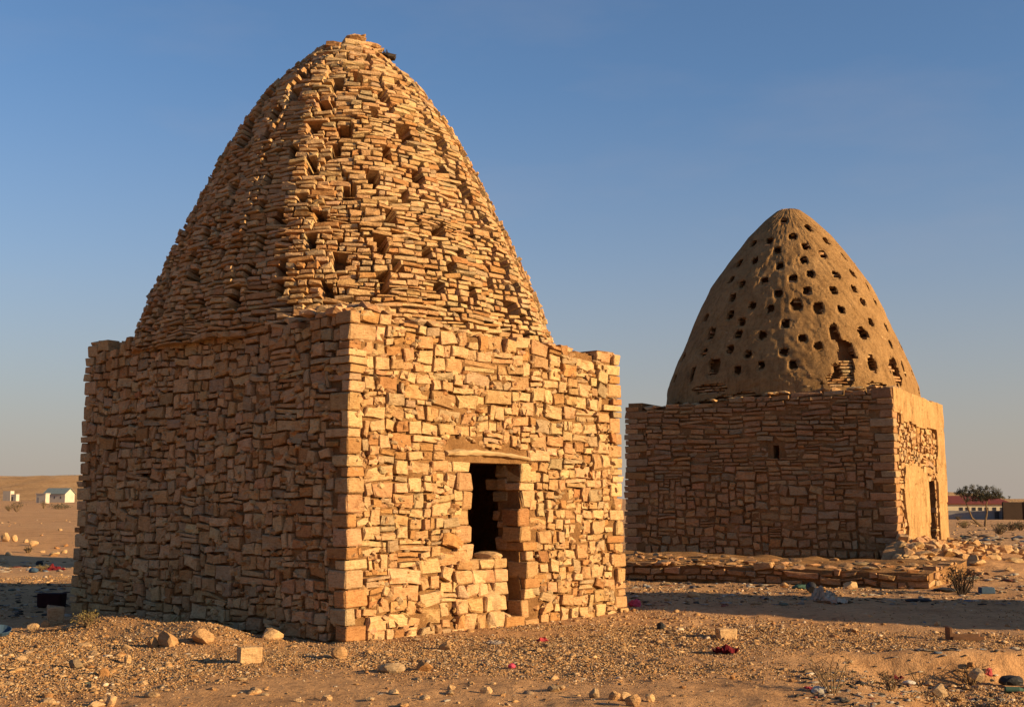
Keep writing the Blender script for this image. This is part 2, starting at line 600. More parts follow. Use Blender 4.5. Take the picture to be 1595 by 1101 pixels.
# ------------------------------------------------------------------ ground
def ground_mat():
    m, nt, b = new_mat('desert_ground', 0.95, 0.08)
    p = world_pos(nt)
    n0 = noise(nt, p, 0.09, 5, 0.6)
    n1 = noise(nt, p, 0.9, 6, 0.65)
    n2 = noise(nt, p, 9, 6, 0.75)
    n3 = noise(nt, p, 60, 3, 0.7)
    c = ramp(nt, n0, [(0.32, (.415, .226, .102)), (0.5, (.475, .266, .124)), (0.7, (.51, .302, .150))])
    c = mixc(nt, 'MULTIPLY', 0.85, c, ramp(nt, n1, [(0.3, (.70, .64, .60)), (0.5, (1, 1, 1)), (0.72, (1.12, 1.12, 1.1))]))
    c = mixc(nt, 'MULTIPLY', 0.85, c, ramp(nt, n2, [(0.32, (.58, .54, .52)), (0.5, (1, 1, 1)), (0.7, (1.18, 1.16, 1.12))]))
    c = mixc(nt, 'MULTIPLY', 0.7, c, ramp(nt, n3, [(0.32, (.65, .62, .6)), (0.52, (1, 1, 1)), (0.72, (1.2, 1.2, 1.2))]))
    vo = nd(nt, 'ShaderNodeTexVoronoi'); vo.inputs['Scale'].default_value = 22
    nt.links.new(p, vo.inputs['Vector'])
    nt.links.new(c, b.inputs['Base Color'])
    a = bump(nt, b, n1, 0.10, 0.5)
    a = bump(nt, b, n2, 0.05, 0.8, a)
    bump(nt, b, n3, 0.012, 0.9, a)
    return m


M_GROUND = ground_mat()


def build_ground():
    rr = [0.0]
    r = 1.5
    while r < 5200:
        rr.append(r); r *= 1.0045 if 11.4 < r < 14.6 else 1.0105 if 8 < r < 40 else (1.03 if r < 300 else 1.08)
    rr = np.array(rr)
    a_in = np.linspace(-30, 30, 430); a_out = np.linspace(30, 330, 76)[1:-1]
    aa = np.radians(np.concatenate([a_in, a_out])); na = len(aa); nr = len(rr)
    X = np.outer(rr, np.sin(aa)); Y = np.outer(rr, np.cos(aa))
    Z = terrain(X, Y)
    v = np.stack([X, Y, Z], -1)
    v[0] = v[0].mean(0)
    idx = np.arange(nr * na).reshape(nr, na)
    a = idx[:-1]; b = idx[1:]; a2 = np.roll(a, -1, 1); b2 = np.roll(b, -1, 1)
    f = np.stack([a, a2, b2, b], -1).reshape(-1, 4)[:, ::-1].copy()
    me = bpy.data.meshes.new('ground')
    vv = v.reshape(-1, 3)
    me.vertices.add(len(vv)); me.vertices.foreach_set('co', vv.ravel())
    me.loops.add(f.size); me.loops.foreach_set('vertex_index', f.ravel().astype(np.int32))
    me.polygons.add(len(f)); me.polygons.foreach_set('loop_start', np.arange(0, f.size, 4, dtype=np.int32))
    me.polygons.foreach_set('use_smooth', np.ones(len(f), bool))
    me.update(calc_edges=True); me.validate()
    me.materials.append(M_GROUND)
    o = bpy.data.objects.new('ground', me); COL.objects.link(o); o['kind'] = 'structure'
    o['label'] = 'dry sandy desert ground strewn with gravel'


build_ground()


def build_hill(name, x0, x1, yb, hfun, label, depth=260):
    n = 120; k = 26
    xs = np.linspace(x0, x1, n); ts = np.linspace(0, 1, k)
    T, X = np.meshgrid(ts, xs, indexing='ij')
    Y = yb + T * depth + 14 * noise2(X * .012, 0 * X, 3)
    Hh = np.array([hfun(x) for x in xs])[None, :] * sstep(0, 0.55, T) * (1 - 0.6 * sstep(.7, 1, T))
    e = sstep(x0, x0 + 40, X) * (1 - sstep(x1 - 40, x1, X))
    Z = terrain(X, Y) - 1.5 + (Hh + 1.5) * e + (2.2 * fbm(X * .03, Y * .02, 5, 4) * sstep(0.02, 0.3, T)) * e
    v = np.stack([X, Y, Z], -1).reshape(-1, 3)
    f = [[j * n + i, j * n + i + 1, (j + 1) * n + i + 1, (j + 1) * n + i] for j in range(k - 1) for i in range(n - 1)]
    m = bpy.data.materials.get('hill_earth') or earth_mat('hill_earth', (.42, .24, .105), (.54, .32, .145), (.62, .39, .19), 0.05, 0.8)
    o = mesh_obj(name, v, f, m, None, None, True, loc=(x0, yb, 0))
    o['kind'] = 'structure'; o['label'] = label


build_hill('hill', -420, -60, 470, lambda x: 11.5 + 2.0 * float(fbm(x * .02, .5, 8, 3)), 'low bare hill behind the white houses')
build_hill('hill', 130, 300, 460, lambda x: 6.5 * (1 - float(sstep(185, 250, x))) + 0.8 * float(fbm(x * .03, .5, 9, 3)) + 1.2, 'low bare hill behind the red roofed house')


# ------------------------------------------------------------------ wall faces and tombs
class Face:
    """one wall face: u runs left to right seen from outside, v up, d out of the wall"""
    def __init__(s, p0, p1, H, bat, z0=0.0):
        s.p0 = np.append(p0, 0.0); s.L = float(np.linalg.norm(p1 - p0)); s.eu = np.append((p1 - p0) / s.L, 0.0)
        s.en = np.cross(s.eu, ZUP); s.bat = bat; s.H = H; s.z0 = z0

    def P(s, u, v, d):
        k = s.bat * max(v, 0)
        uu = s.L / 2 + (u - s.L / 2) * (1 - 2 * k / s.L)
        return s.p0 + s.eu * uu + s.en * (d - k) + ZUP * (s.z0 + v)

    def uv(s, px, py):
        d = ray(px, py); o = V3(0, 0, EYE)
        v = 1.5
        for i in range(8):
            k = s.bat * v
            t = np.dot(s.p0 - s.en * k - o, s.en) / np.dot(d, s.en)
            p = o + d * t; v = p[2] - s.z0
        u = np.dot(p - s.p0, s.eu)
        return s.L / 2 + (u - s.L / 2) / (1 - 2 * s.bat * v / s.L), v


def core_slab(face, name, parent, m, seed, hole=None, top=None, thick=0.42, off=-0.05, step=0.07, vmin=-0.35):
    nu = int(face.L / step) + 1; nv = int((face.H - vmin) / step) + 1
    us = np.linspace(0.06, face.L - 0.06, nu); vs = np.linspace(vmin, face.H - 0.04, nv)
    F = np.zeros((nu, nv, 3)); B = np.zeros((nu, nv, 3))
    nz = 0.075 * fbm(us[:, None] * 4.2, vs[None, :] * 4.2, seed, 3)
    for i, u in enumerate(us):
        for j, v in enumerate(vs):
            vv = v
            if top is not None: vv = min(v, top(u) - 0.03)
            F[i, j] = face.P(u, vv, off + nz[i, j]); B[i, j] = face.P(u, vv, -thick)
    mask = np.ones((nu - 1, nv - 1), bool)
    if hole is not None:
        for i in range(nu - 1):
            for j in range(nv - 1):
                uc = (us[i] + us[i + 1]) / 2; vc = (vs[j] + vs[j + 1]) / 2
                if hole(uc, vc): mask[i, j] = False
    v, f = grid_shell(F, B, mask)
    return mesh_obj(name, v, f, m, parent)


def lay_face(face, rng, rects, warp, top, quoL, quoR, skip=None, proud=(0.0, 0.018), gap=.008, rnd=.13, tintf=tint, depth=.2, rot=.05, tilt=.06):
    """returns stones as (view size, verts, faces, tint)"""
    out = []
    for (u0, v0, u1, v1) in rects:
        vc = (v0 + v1) / 2
        for q in quoL:
            if min(v1, q[1]) - max(v0, q[0]) > 0.2 * (v1 - v0): u0 = max(u0, q[2])
        for q in quoR:
            if min(v1, q[1]) - max(v0, q[0]) > 0.2 * (v1 - v0): u1 = min(u1, face.L - q[2])
        if u1 - u0 < 0.05: continue
        uc = (u0 + u1) / 2
        if (v0 + v1) / 2 > top(uc): continue
        if skip is not None and skip(u0, v0, u1, v1): continue
        odd = rng.random() < .10 and (u1 - u0) < 2.2 * (v1 - v0)
        poly = stone_outline(u0, v0, u1, v1, rng, warp, gap, rnd, .32 if odd else rot)
        if odd: poly = poly.mean(0) + (poly - poly.mean(0)) * .95
        vv, ff = block(poly, face.P, depth, rng.normal(*proud), rng, bev=rng.uniform(.06, .17), bulge=rng.uniform(-.006, .010), tilt=tilt)
        c = vv[0]; d = c - V3(0, 0, EYE); dist = np.linalg.norm(d)
        cs = max(0.02, -np.dot(d / dist, face.en))
        out.append(((u1 - u0) * (v1 - v0) * cs / dist ** 2, vv, ff, tintf(rng)))
    return out


def place_stones(stones, name, parent, m, limit, stuff_name):
    stones.sort(key=lambda s: -s[0])
    for k, (a, v, f, t) in enumerate(stones[:limit]):
        mesh_obj(name, v, f, m, parent, np.tile(t, (len(v), 1)))
    acc = Acc()
    for a, v, f, t in stones[limit:]: acc.add(v, f, t)
    return stuff(acc.build(stuff_name, m, parent))


def quoins(H, rng, hr=(.08, .24), short=(.12, .26), long=(.20, .42)):
    """stack of corner stones: (v0, v1, reach on left face, reach on right face)"""
    out = []; v = -0.25; k = 0
    while v < H - 0.05:
        h = rng.uniform(*hr)
        if H - v - h < 0.1: h = H - v
        a, b = (rng.uniform(*short), rng.uniform(*long)) if k % 2 else (rng.uniform(*long), rng.uniform(*short))
        out.append((v, v + h, a, b)); v += h; k += 1
    return out


def quoin_stone(fl, fr, q, rng, proud=0.004):
    """a corner block shared by the face left of the corner (fl) and the one right of it (fr)"""
    v0, v1, a, b = q
    g = 0.007
    vm = (v0 + v1) / 2
    corner = fr.P(0, vm, 0)
    pr = proud + rng.normal(0, .009)
    # local axes: eu of right face, minus eu of left face, up
    ex = fr.eu; ey = -fl.eu
    c = corner + ex * (b / 2 - pr / 2) + ey * (a / 2 - pr / 2)
    ax = np.stack([ex, ey, ZUP])
    r = rng.normal(0, .05); 
    R = np.array([[math.cos(r), math.sin(r), 0], [-math.sin(r), math.cos(r), 0], [0, 0, 1]])
    tz = rng.normal(0, .025)
    R = R @ np.array([[math.cos(tz), 0, math.sin(tz)], [0, 1, 0], [-math.sin(tz), 0, math.cos(tz)]])
    vs, fs = chamfer_box(c, R @ ax, (b + pr - g, a + pr - g, v1 - v0 - 2 * g), rng, 0.08, 0.035)
    # outward orientation (axes may be left handed)
    if np.dot(np.cross(ex, ey), ZUP) < 0: fs = [q_[::-1] for q_ in fs]
    return vs, fs


def fit_profile(pts, cx_depth):
    """outline of a dome from measured (y, left, right) rows -> z, half width"""
    zs = []; ws = []
    for (y, l, r) in pts:
        a = at_depth(l, y, cx_depth); b = at_depth(r, y, cx_depth)
        zs.append((a[2] + b[2]) / 2); ws.append((b[0] - a[0]) / 2)
    o = np.argsort(zs)
    return np.array(zs)[o], np.array(ws)[o]


class Dome:
    def __init__(s, c, ax, prof, kx=1.0, ky=1.0, n0=2.5, n1=2.0):
        s.c = c; s.ax = ax; s.z, s.w = prof; s.kx = kx; s.ky = ky; s.n0 = n0; s.n1 = n1
        s.zb = s.z[0]; s.zt = s.z[-1]

    def R(s, th, z):
        w = np.interp(z, s.z, s.w)
        t = np.clip((z - s.zb) / (s.zt - s.zb), 0, 1)
        n = s.n0 + (s.n1 - s.n0) * min(1, t * 1.3)
        q = n / (n - 1); sup = 2 ** (1 / q) / math.sqrt(2)
        kx = 1 + (s.kx - 1) * (1 - t); ky = 1 + (s.ky - 1) * (1 - t)
        return w / sup * (abs(math.cos(th) / kx) ** n + abs(math.sin(th) / ky) ** n) ** (-1 / n)

    def P(s, th, z, d=0.0):
        r = s.R(th, z) + d
        p = s.c + r * (math.cos(th) * s.ax[0] + math.sin(th) * s.ax[1])
        return V3(p[0], p[1], z)

    def find(s, px, py):
        """theta, z of the surface point seen at a pixel"""
        d = ray(px, py); o = V3(0, 0, EYE)
        t0 = (s.c[1] - 4.5) / d[1]; t1 = (s.c[1] + 4) / d[1]
        for t in np.linspace(t0, t1, 500):
            p = o + d * t
            rel = p[:2] - s.c
            x = rel @ s.ax[0]; y = rel @ s.ax[1]; th = math.atan2(y, x)
            if p[2] < s.zt and math.hypot(x, y) <= s.R(th, p[2]): return th, p[2]
        return None


# ================================================================== the near tomb
tomb1 = empty('domed_tomb', (C1[0], C1[1], 0))
tag(tomb1, 'large near domed tomb of bare stacked limestone with a small doorway in its sunlit wall', 'tomb', 'domed tombs')
H1 = 3.68; BAT1 = 0.016
fL1 = Face(N1 + A1, N1, H1, BAT1)           # shaded wall
fR1 = Face(N1, N1 + B1, H1, BAT1)           # sunlit wall with the door
fB1 = Face(N1 + B1, N1 + A1 + B1, H1, BAT1)
fC1 = Face(N1 + A1 + B1, N1 + A1, H1, BAT1)

_, HL = fL1.uv(128, 540); _, HN = fR1.uv(549, 483); _, HR = fR1.uv(962, 552)


def top_L1(u):
    return HL + (HN - HL) * u / L1 + 0.10 * float(noise2(u * 1.3, 0.3, 41)) - 0.02
def top_R1(u):
    return HN + (HR - HN) * u / R1 + 0.09 * float(noise2(u * 1.5, 0.7, 43)) - 0.02


# door opening measured on the sunlit wall
dl, dtop = fR1.uv(733, 719); dr, _ = fR1.uv(811, 719)
_, dbot = fR1.uv(800, 948)
dl_low, dsill = fR1.uv(757, 868)
lt = [fR1.uv(*p) for p in ((696, 703), (824, 712))]

rng = np.random.default_rng(11)
dlow, _ = fR1.uv(789, 900)
hole1 = lambda u, v: (dl if v > dsill else dlow) - 0.02 < u < dr + 0.02 and -0.4 < v < dtop + 0.02
w_l = core_slab(fL1, 'wall', tomb1, M_MUD, 51, top=top_L1, off=-.065)
w_r = core_slab(fR1, 'wall', tomb1, M_MUD, 52, hole=hole1, top=top_R1, off=-.048)
w_b = core_slab(fB1, 'wall', tomb1, M_MUD, 53, step=.25)
w_c = core_slab(fC1, 'wall', tomb1, M_MUD, 54, step=.25)

qn = quoins(HN, rng); ql = quoins(HL, rng); qr = quoins(HR, rng)
for (q_list, fl, fr) in ((qn, fL1, fR1), (ql, fC1, fL1), (qr, fR1, fB1)):
    for q in q_list:
        vs, fs = quoin_stone(fl, fr, q, rng)
        t = tint(rng, (.42, .38, .12, .08))
        if q_list is qn and 1.3 < (q[0] + q[1]) / 2 < 2.0 and rng.random() < .45: t = T_RUST * 1.1
        mesh_obj('corner_stone', vs, fs, M_STONE, tomb1, np.tile(t, (len(vs), 1)))


def near_door(u0, v0, u1, v1):
    a = (u0 + u1) / 2 > dl - 0.2 and (u0 + u1) / 2 < dr + 0.22 and v1 > 0.0 and v0 < dtop + .02
    b = u1 > lt[0][0] and u0 < lt[1][0] and v1 > lt[0][1] - .12 and v0 < lt[0][1] + 0.03
    return a or b


def style1(u, v):
    return ((.075, .205), (.85, 2.1), (.09, .38), .05 if v > 1.2 else .10)


st_l = lay_face(fL1, rng, rubble_fit(L1, H1 + .3, rng, style=style1), make_warp(21, .030), top_L1,
                [(q[0], q[1], q[3]) for q in ql], [(q[0], q[1], q[2]) for q in qn], None, gap=.0045, rnd=.14, proud=(0, .013), tilt=.055, rot=.06, tintf=lambda r: tint(r, (.30, .37, .13, .20)))  # fewer pale stones than the sunlit face: shade put partly into the tint
st_r = lay_face(fR1, rng, rubble_fit(R1, H1 + .3, rng, style=style1), make_warp(31, .030), top_R1,
                [(q[0], q[1], q[3]) for q in qn], [(q[0], q[1], q[2]) for q in qr], near_door, gap=.005, rnd=.13, proud=(0, .012), tilt=.06, rot=.06)
for s in st_l: s_w = s
n_l = sorted(st_l, key=lambda s: -s[0]); n_r = sorted(st_r, key=lambda s: -s[0])
place_stones(n_l, 'wall_stone', w_l, M_STONE, 155, 'wall_stones')
place_stones(n_r, 'wall_stone', w_r, M_STONE, 155, 'wall_stones')

# small stones wedged in the joints
acc = Acc()
for face, Lf, top in ((fL1, L1, top_L1), (fR1, R1, top_R1)):
    for k in range(900):
        u = rng.uniform(.1, Lf - .1); v = rng.uniform(.02, H1 - .1)
        if v > top(u) - .05 or (face is fR1 and near_door(u - .05, v - .05, u + .05, v + .05)): continue
        s = rng.uniform(.025, .06)
        vv = rock_shape(rng, ICO1, 4) * np.array([s * 1.3, s, s * .7])
        acc.add(face.P(u, v, -.03) + vv @ rotm(rng, False).T, ICO1F, tint(rng))
stuff(acc.build('wedge_stones', M_STONE, tomb1))

# jambs of the doorway
for side in (0, 1):
    v = -0.15
    while v < dtop - 0.03:
        h = rng.uniform(.10, .25)
        if dtop - v - h < .09: h = dtop - v
        for dep in (0,):
            ln = rng.uniform(.14, .30); dd = .27 + rng.uniform(-.05, .06)
            if side == 0:
                u1 = dl + rng.uniform(-.05, .05) - (.02 if dep else 0)
                if v + h / 2 < dsill: u1 = dlow + rng.uniform(-.05, .03); ln = rng.uniform(.2, .3)
                uc = u1 - ln / 2
            else:
                u0 = dr + rng.uniform(-.06, .05); uc = u0 + ln / 2
            c = fR1.P(uc, v + h / 2, .012 + rng.normal(0, .012) - dd / 2 - dep * .285)
            r = rng.normal(0, .08)
            ex = fR1.eu * math.cos(r) + fR1.en * math.sin(r); ey = np.cross(ZUP, ex)
            vs, fs = chamfer_box(c, np.stack([ex, ey, ZUP]), (ln, dd, h - .012), rng, .08, .06)
            mesh_obj('jamb_stone', vs, fs, M_STONE, tomb1, np.tile(tint(rng, (.55, .3, .1, .05)), (len(vs), 1)))
        if side == 0 and v + h / 2 < dsill:      # the walled up foot of the doorway
            ua = dl - .24
            while ua < dlow - .2:
                wd = min(rng.uniform(.14, .28), dlow - .12 - ua)
                if wd > .06:
                    vs, fs = chamfer_box(fR1.P(ua + wd / 2, v + h / 2, .005 + rng.normal(0, .015) - .2), np.stack([fR1.eu, -fR1.en, ZUP]), (wd - .012, .4, h - .012), rng, .1, .11)
                    mesh_obj('blocking_stone', vs, fs, M_STONE, tomb1, np.tile(tint(rng, (.5, .35, .1, .05)), (len(vs), 1)))
                ua += max(wd, .06)
        v += h

for side in (0, 1):
    v = -0.15
    while v < dtop - 0.03:
        h = rng.uniform(.08, .2)
        if dtop - v - h < .07: h = dtop - v
        dq = .24
        while dq < .42:
            dd = rng.uniform(.12, .26); ln = .22; uj = rng.uniform(-.05, .05)
            uc = (dl + uj - ln / 2) if side == 0 else (dr - uj + ln / 2)
            r = rng.normal(0, .1)
            ex = fR1.eu * math.cos(r) + fR1.en * math.sin(r); ey = np.cross(ZUP, ex)
            vs, fs = chamfer_box(fR1.P(uc, v + h / 2, -dq - dd / 2), np.stack([ex, ey, ZUP]), (ln, dd - .01, h - .012), rng, .1, .07)
            mesh_obj('jamb_stone', vs, fs, M_STONE, tomb1, np.tile(tint(rng, (.4, .4, .15, .05)), (len(vs), 1)))
            dq += dd
        v += h

# stones blocking the foot of the doorway
for (px, py, w, h, dep, rnd_) in ((771, 936, .42, .52, .34, 1), (800, 968, .34, .13, .4, 0), (792, 962, .22, .16, .4, 1), (775, 866, .3, .12, .4, 1), (815, 972, .3, .12, .4, 1), (745, 972, .24, .1, .3, 1)):
    u, v = fR1.uv(px, py)
    c = fR1.P(u, v, -dep / 2 + .03)
    if rnd_:
        vs = rock_shape(rng, ICO2, 7, .6, .85) * np.array([w / 2, dep / 2, h / 2]); fs = ICO2F
        vs = c + vs @ np.stack([fR1.eu, -fR1.en, ZUP])
    else:
        vs, fs = chamfer_box(c, np.stack([fR1.eu, -fR1.en, ZUP]), (w, dep, h), rng, .1, .04)
    mesh_obj('blocking_stone', vs, fs, M_STONE, tomb1, np.tile(tint(rng, (.4, .45, .15, 0)), (len(vs), 1)))

# lintel: a slightly bowed weathered beam
u0, v0 = lt[0]; u1, v1 = lt[1]
nseg = 14; rings = []
for i in range(nseg + 1):
    t = i / nseg; u = u0 + (u1 - u0) * t
    vm = v0 + (v1 - v0) * t + 0.035 * math.sin(math.pi * t) - .02
    hh = .05 * (0.72 + .28 * math.sin(math.pi * min(1, t * 1.3 + .1))) + .006 * rng.normal()
    ring = []
    for k in range(10):
        a = 2 * math.pi * k / 10
        ring.append(fR1.P(u, vm + hh * math.sin(a) * (1 + .08 * rng.normal()), -.12 + .15 * math.copysign(abs(math.cos(a)) ** .6, math.cos(a)) + .006 * rng.normal()))
    rings.append(ring)
lv = np.array(rings).reshape(-1, 3)
lf = [[i * 10 + k, i * 10 + (k + 1) % 10, (i + 1) * 10 + (k + 1) % 10, (i + 1) * 10 + k] for i in range(nseg) for k in range(10)]
lf += [list(range(10))[::-1], [nseg * 10 + k for k in range(10)]]
mesh_obj('lintel', lv, lf, M_WOOD, tomb1)
# second inner beam and masonry above the doorway passage
for dep in (.36,):
    c = fR1.P((u0 + u1) / 2, (v0 + v1) / 2 + .01, -dep)
    vs, fs = chamfer_box(c, np.stack([fR1.eu, -fR1.en, ZUP]), (u1 - u0 - .1, .15, .1), rng, .15, .02)
    mesh_obj('lintel', vs, fs, M_WOOD, tomb1)

# ledge under the dome
lz = H1 - 0.10
pts = [fL1.P(.15, lz, -.1), fR1.P(.15, lz, -.1), fR1.P(R1 - .15, lz, -.1), fB1.P(L1 - .15, lz, -.1)]
vs = np.array(pts + [p - ZUP * .25 for p in pts])
mesh_obj('ledge', vs, [[0, 1, 2, 3], [7, 6, 5, 4], [0, 4, 5, 1], [1, 5, 6, 2], [2, 6, 7, 3], [3, 7, 4, 0]], M_MUD, tomb1)

prof1 = [(60, 543, 558), (66, 516, 569), (71, 504, 576), (94, 480, 601), (114, 455, 622), (137, 428, 646), (163, 403, 665), (195, 382, 690), (232, 358, 714), (276, 335, 736), (319, 312, 758),
         (380, 278, 790), (407, 266, 803), (433, 255, 816), (480, 234, 842), (528, 219, 863), (545, 213, 870)]
ax1 = (-A1 / L1, B1 / R1)      # axes along the walls
cpx = at_depth(537, 400, C1[1])
D1 = Dome(np.array([cpx[0], C1[1]]), ax1, fit_profile(prof1, C1[1]), kx=1.05, ky=.94, n0=2.9, n1=2.2)

# core of the dome
nth = 120; zz = np.linspace(D1.zb - .1, D1.zt - .06, 60)
dv = []
for z in zz:
    for i in range(nth):
        th = 2 * math.pi * i / nth
        r = max(D1.R(th, z) - min(.30, .12 + .12 * D1.R(th, z)), .02)
        p = D1.c + r * (math.cos(th) * ax1[0] + math.sin(th) * ax1[1])
        dv.append((p[0], p[1], z - .05))
flip = np.cross(np.append(ax1[0], 0), np.append(ax1[1], 0))[2] < 0
df = []
for j in range(len(zz) - 1):
    for i in range(nth):
        q = [j * nth + i, j * nth + (i + 1) % nth, (j + 1) * nth + (i + 1) % nth, (j + 1) * nth + i]
        df.append(q[::-1] if flip else q)
df.append([(len(zz) - 1) * nth + i for i in range(nth)])
dome1 = mesh_obj('dome', dv, df, M_MUD, tomb1)

# courses of thin slabs with rows of holes
dome_st = []
holes = []
zrow = D1.zb + .42; k = 0
while zrow < D1.zt - .55:
    Rm = D1.R(.8, zrow)
    nh = max(5, int(round(2 * math.pi * Rm / .72)))
    for i in range(nh):
        holes.append(((2 * math.pi * (i + .5 * (k % 2)) / nh + rng.normal(0, .07 / Rm)) % (2 * math.pi), zrow + rng.normal(0, .05), rng.uniform(.05, .08) * min(1, Rm / 1.1), rng.uniform(.075, .12)))
    zrow += rng.uniform(.30, .36); k += 1
z = D1.zb - .12
course = 0
ridge_ph = rng.uniform(0, 6)
while z < D1.zt - .07:
    Rb = D1.R(.8, min(z + .15, D1.zt))
    bh = rng.uniform(.28, .5) if Rb > .8 else rng.uniform(.10, .16)
    ph = rng.uniform(0, 6.28)
    for (ra, rva, rb_, rvb) in rubble_fit(2 * math.pi * Rb, bh, rng, (.042, .098), (1.5, 4.4), (.07, .36), 0, None, True):
        ch = rvb - rva; zc0 = z + (rva + rvb) / 2
        if zc0 > D1.zt - .15: continue
        Rm = max(D1.R(.8, zc0), .1)
        w = (rb_ - ra) * Rm / Rb; tc = (ra + rb_) / 2 / Rb + ph
        if w < .04: continue
        x_ = tc * Rm
        wob = .085 * float(noise2(math.cos(tc) * 2.2 + 5, math.sin(tc) * 2.2 + z * .55, 61)) + .05 * float(noise2(math.cos(tc) * 6 + 9, math.sin(tc) * 6 + z * .8, 62))
        zc = zc0 + wob
        h = ch * rng.uniform(.9, 1.08)
        ivs = [(-w / 2, w / 2)]
        for (ht, hz_, hw, hh) in holes:
            if abs(zc - hz_) > hh: continue
            dc = ((ht - tc + math.pi) % (2 * math.pi) - math.pi) * Rm
            if abs(dc) > hw + w / 2: continue
            ni = []
            for (p0, p1) in ivs:
                if p0 < dc - hw: ni.append((p0, min(p1, dc - hw)))
                if p1 > dc + hw: ni.append((max(p0, dc + hw), p1))
            ivs = ni
        sub = [(tc + (p0 + p1) / 2 / Rm, p1 - p0) for (p0, p1) in ivs if p1 - p0 > .045]
        for (t_, w_) in sub:
            rad = np.append(math.cos(t_) * ax1[0] + math.sin(t_) * ax1[1], 0)
            # outward normal of the plan curve
            e = .02
            pa = D1.P(t_ - e, zc); pb = D1.P(t_ + e, zc)
            tg = pb - pa; tg[2] = 0; tg /= np.linalg.norm(tg)
            en = np.cross(tg, ZUP)
            if np.dot(en, rad) < 0: en = -en
            eu = np.cross(ZUP, en)
            ridge = .045 * math.sin(t_ * 15 + ridge_ph + zc * .5)
            c = D1.P(t_, zc, rng.normal(0, .010) + ridge * min(1, Rm / 1.5))
            rl = rng.normal(0, .075); yw = rng.normal(0, .035)
            eu2 = eu * math.cos(yw) + en * math.sin(yw); en2 = np.cross(eu2, ZUP)
            dr_ = (D1.R(t_, zc - .06) - D1.R(t_, min(zc + .06, D1.zt - .01))) / .12
            sl = min(math.atan(max(dr_, 0)) * .82, .8) + rng.normal(0, .05)
            up = ZUP * math.cos(sl) - en2 * math.sin(sl); en2 = np.cross(eu2, up)
            ez2 = up * math.cos(rl) + eu2 * math.sin(rl); eu3 = eu2 * math.cos(rl) - up * math.sin(rl)
            hs_ = h / max(.6, math.cos(sl))
            PP = lambda u, v, d, c=c, a=eu3, b=ez2, n=en2: c + a * u + b * v + n * d
            poly = stone_outline(-w_ / 2, -hs_ / 2, w_ / 2, hs_ / 2, rng, lambda u, v, k: 0 * u, .004, .22, .0)
            vv, ff = block(poly, PP, .34 if Rm > .8 else .16, 0, rng, bev=rng.uniform(.08, .2), bulge=rng.uniform(0, .012), tilt=.08)
            d = c - V3(0, 0, EYE); dist = np.linalg.norm(d)
            cs = max(0, -np.dot(d / dist, en2))
            dome_st.append((w_ * h * cs / dist ** 2, vv, ff, tint(rng, (.42, .36, .12, .10))))
    z += bh
    course += 1
place_stones(dome_st, 'dome_stone', dome1, M_STONE, 300, 'dome_stones')
# cap stones
for (dx, dy, dz, w, h) in ((0, 0, -.02, .40, .13), (-.17, -.04, -.10, .42, .13), (.17, -.03, -.10, .42, .12), (.02, -.16, -.11, .44, .12), (.0, .16, -.1, .44, .12), (-.28, -.1, -.19, .34, .14), (.28, -.1, -.2, .34, .12), (.1, -.28, -.2, .4, .12), (-.12, -.27, -.2, .36, .12), (.02, -.02, .04, .2, .09)):
    p = V3(D1.c[0] + .10 + dx, D1.c[1] + dy, D1.zt - .06 + dz)
    vs = p + (rock_shape(rng, ICO2, 8) * np.array([w / 2, .2, h / 2])) @ rotm(rng).T
    mesh_obj('cap_stone', vs, ICO2F, M_STONE, tomb1, np.tile(tint(rng), (len(vs), 1)))
# loose stones lying on the wall tops
for (face, Lf, top) in ((fL1, L1, top_L1), (fR1, R1, top_R1)):
    for k in range(46):
        u = rng.uniform(.05, Lf - .05); s = rng.uniform(.05, .13)
        if (face is fR1 and u < .5) or (face is fL1 and u > Lf - .5): s *= 1.1
        p = face.P(u, top(u) + s * .1, -rng.uniform(.08, .4))
        vs = p + (rock_shape(rng, ICO1, 5) * np.array([s * 1.4, s, s * .55])) @ rotm(rng).T
        mesh_obj('loose_stone', vs, ICO1F, M_STONE, tomb1, np.tile(tint(rng), (len(vs), 1)))
for k in range(26):      # heap on the near corner
    q = N1 + (A1 / L1) * rng.uniform(.1, .9) + (B1 / R1) * rng.uniform(.1, .9)
    s = rng.uniform(.06, .15)
    p = V3(q[0], q[1], HN + rng.uniform(-.05, .12))
    vs = p + (rock_shape(rng, ICO1, 5) * np.array([s * 1.3, s, s * .6])) @ rotm(rng).T
    mesh_obj('loose_stone', vs, ICO1F, M_STONE, tomb1, np.tile(tint(rng, (.6, .3, .05, .05)), (len(vs), 1)))


# ------------------------------------------------------------------ twigs
def tube(acc, p0, p1, r0, r1, n=5, t=(1, 1, 1)):
    p0 = np.asarray(p0, float); p1 = np.asarray(p1, float)
    d = p1 - p0; d = d / (np.linalg.norm(d) + 1e-9)
    a = np.cross(d, V3(.3, .5, .8)); a /= np.linalg.norm(a); b = np.cross(d, a)
    vs = []
    for p, r in ((p0, r0), (p1, r1)):
        for k in range(n):
            th = 2 * math.pi * k / n
            vs.append(p + r * (a * math.cos(th) + b * math.sin(th)))
    fs = [[k, (k + 1) % n, n + (k + 1) % n, n + k] for k in range(n)] + [list(range(n))[::-1], list(range(n, 2 * n))]
    acc.add(vs, fs, t)


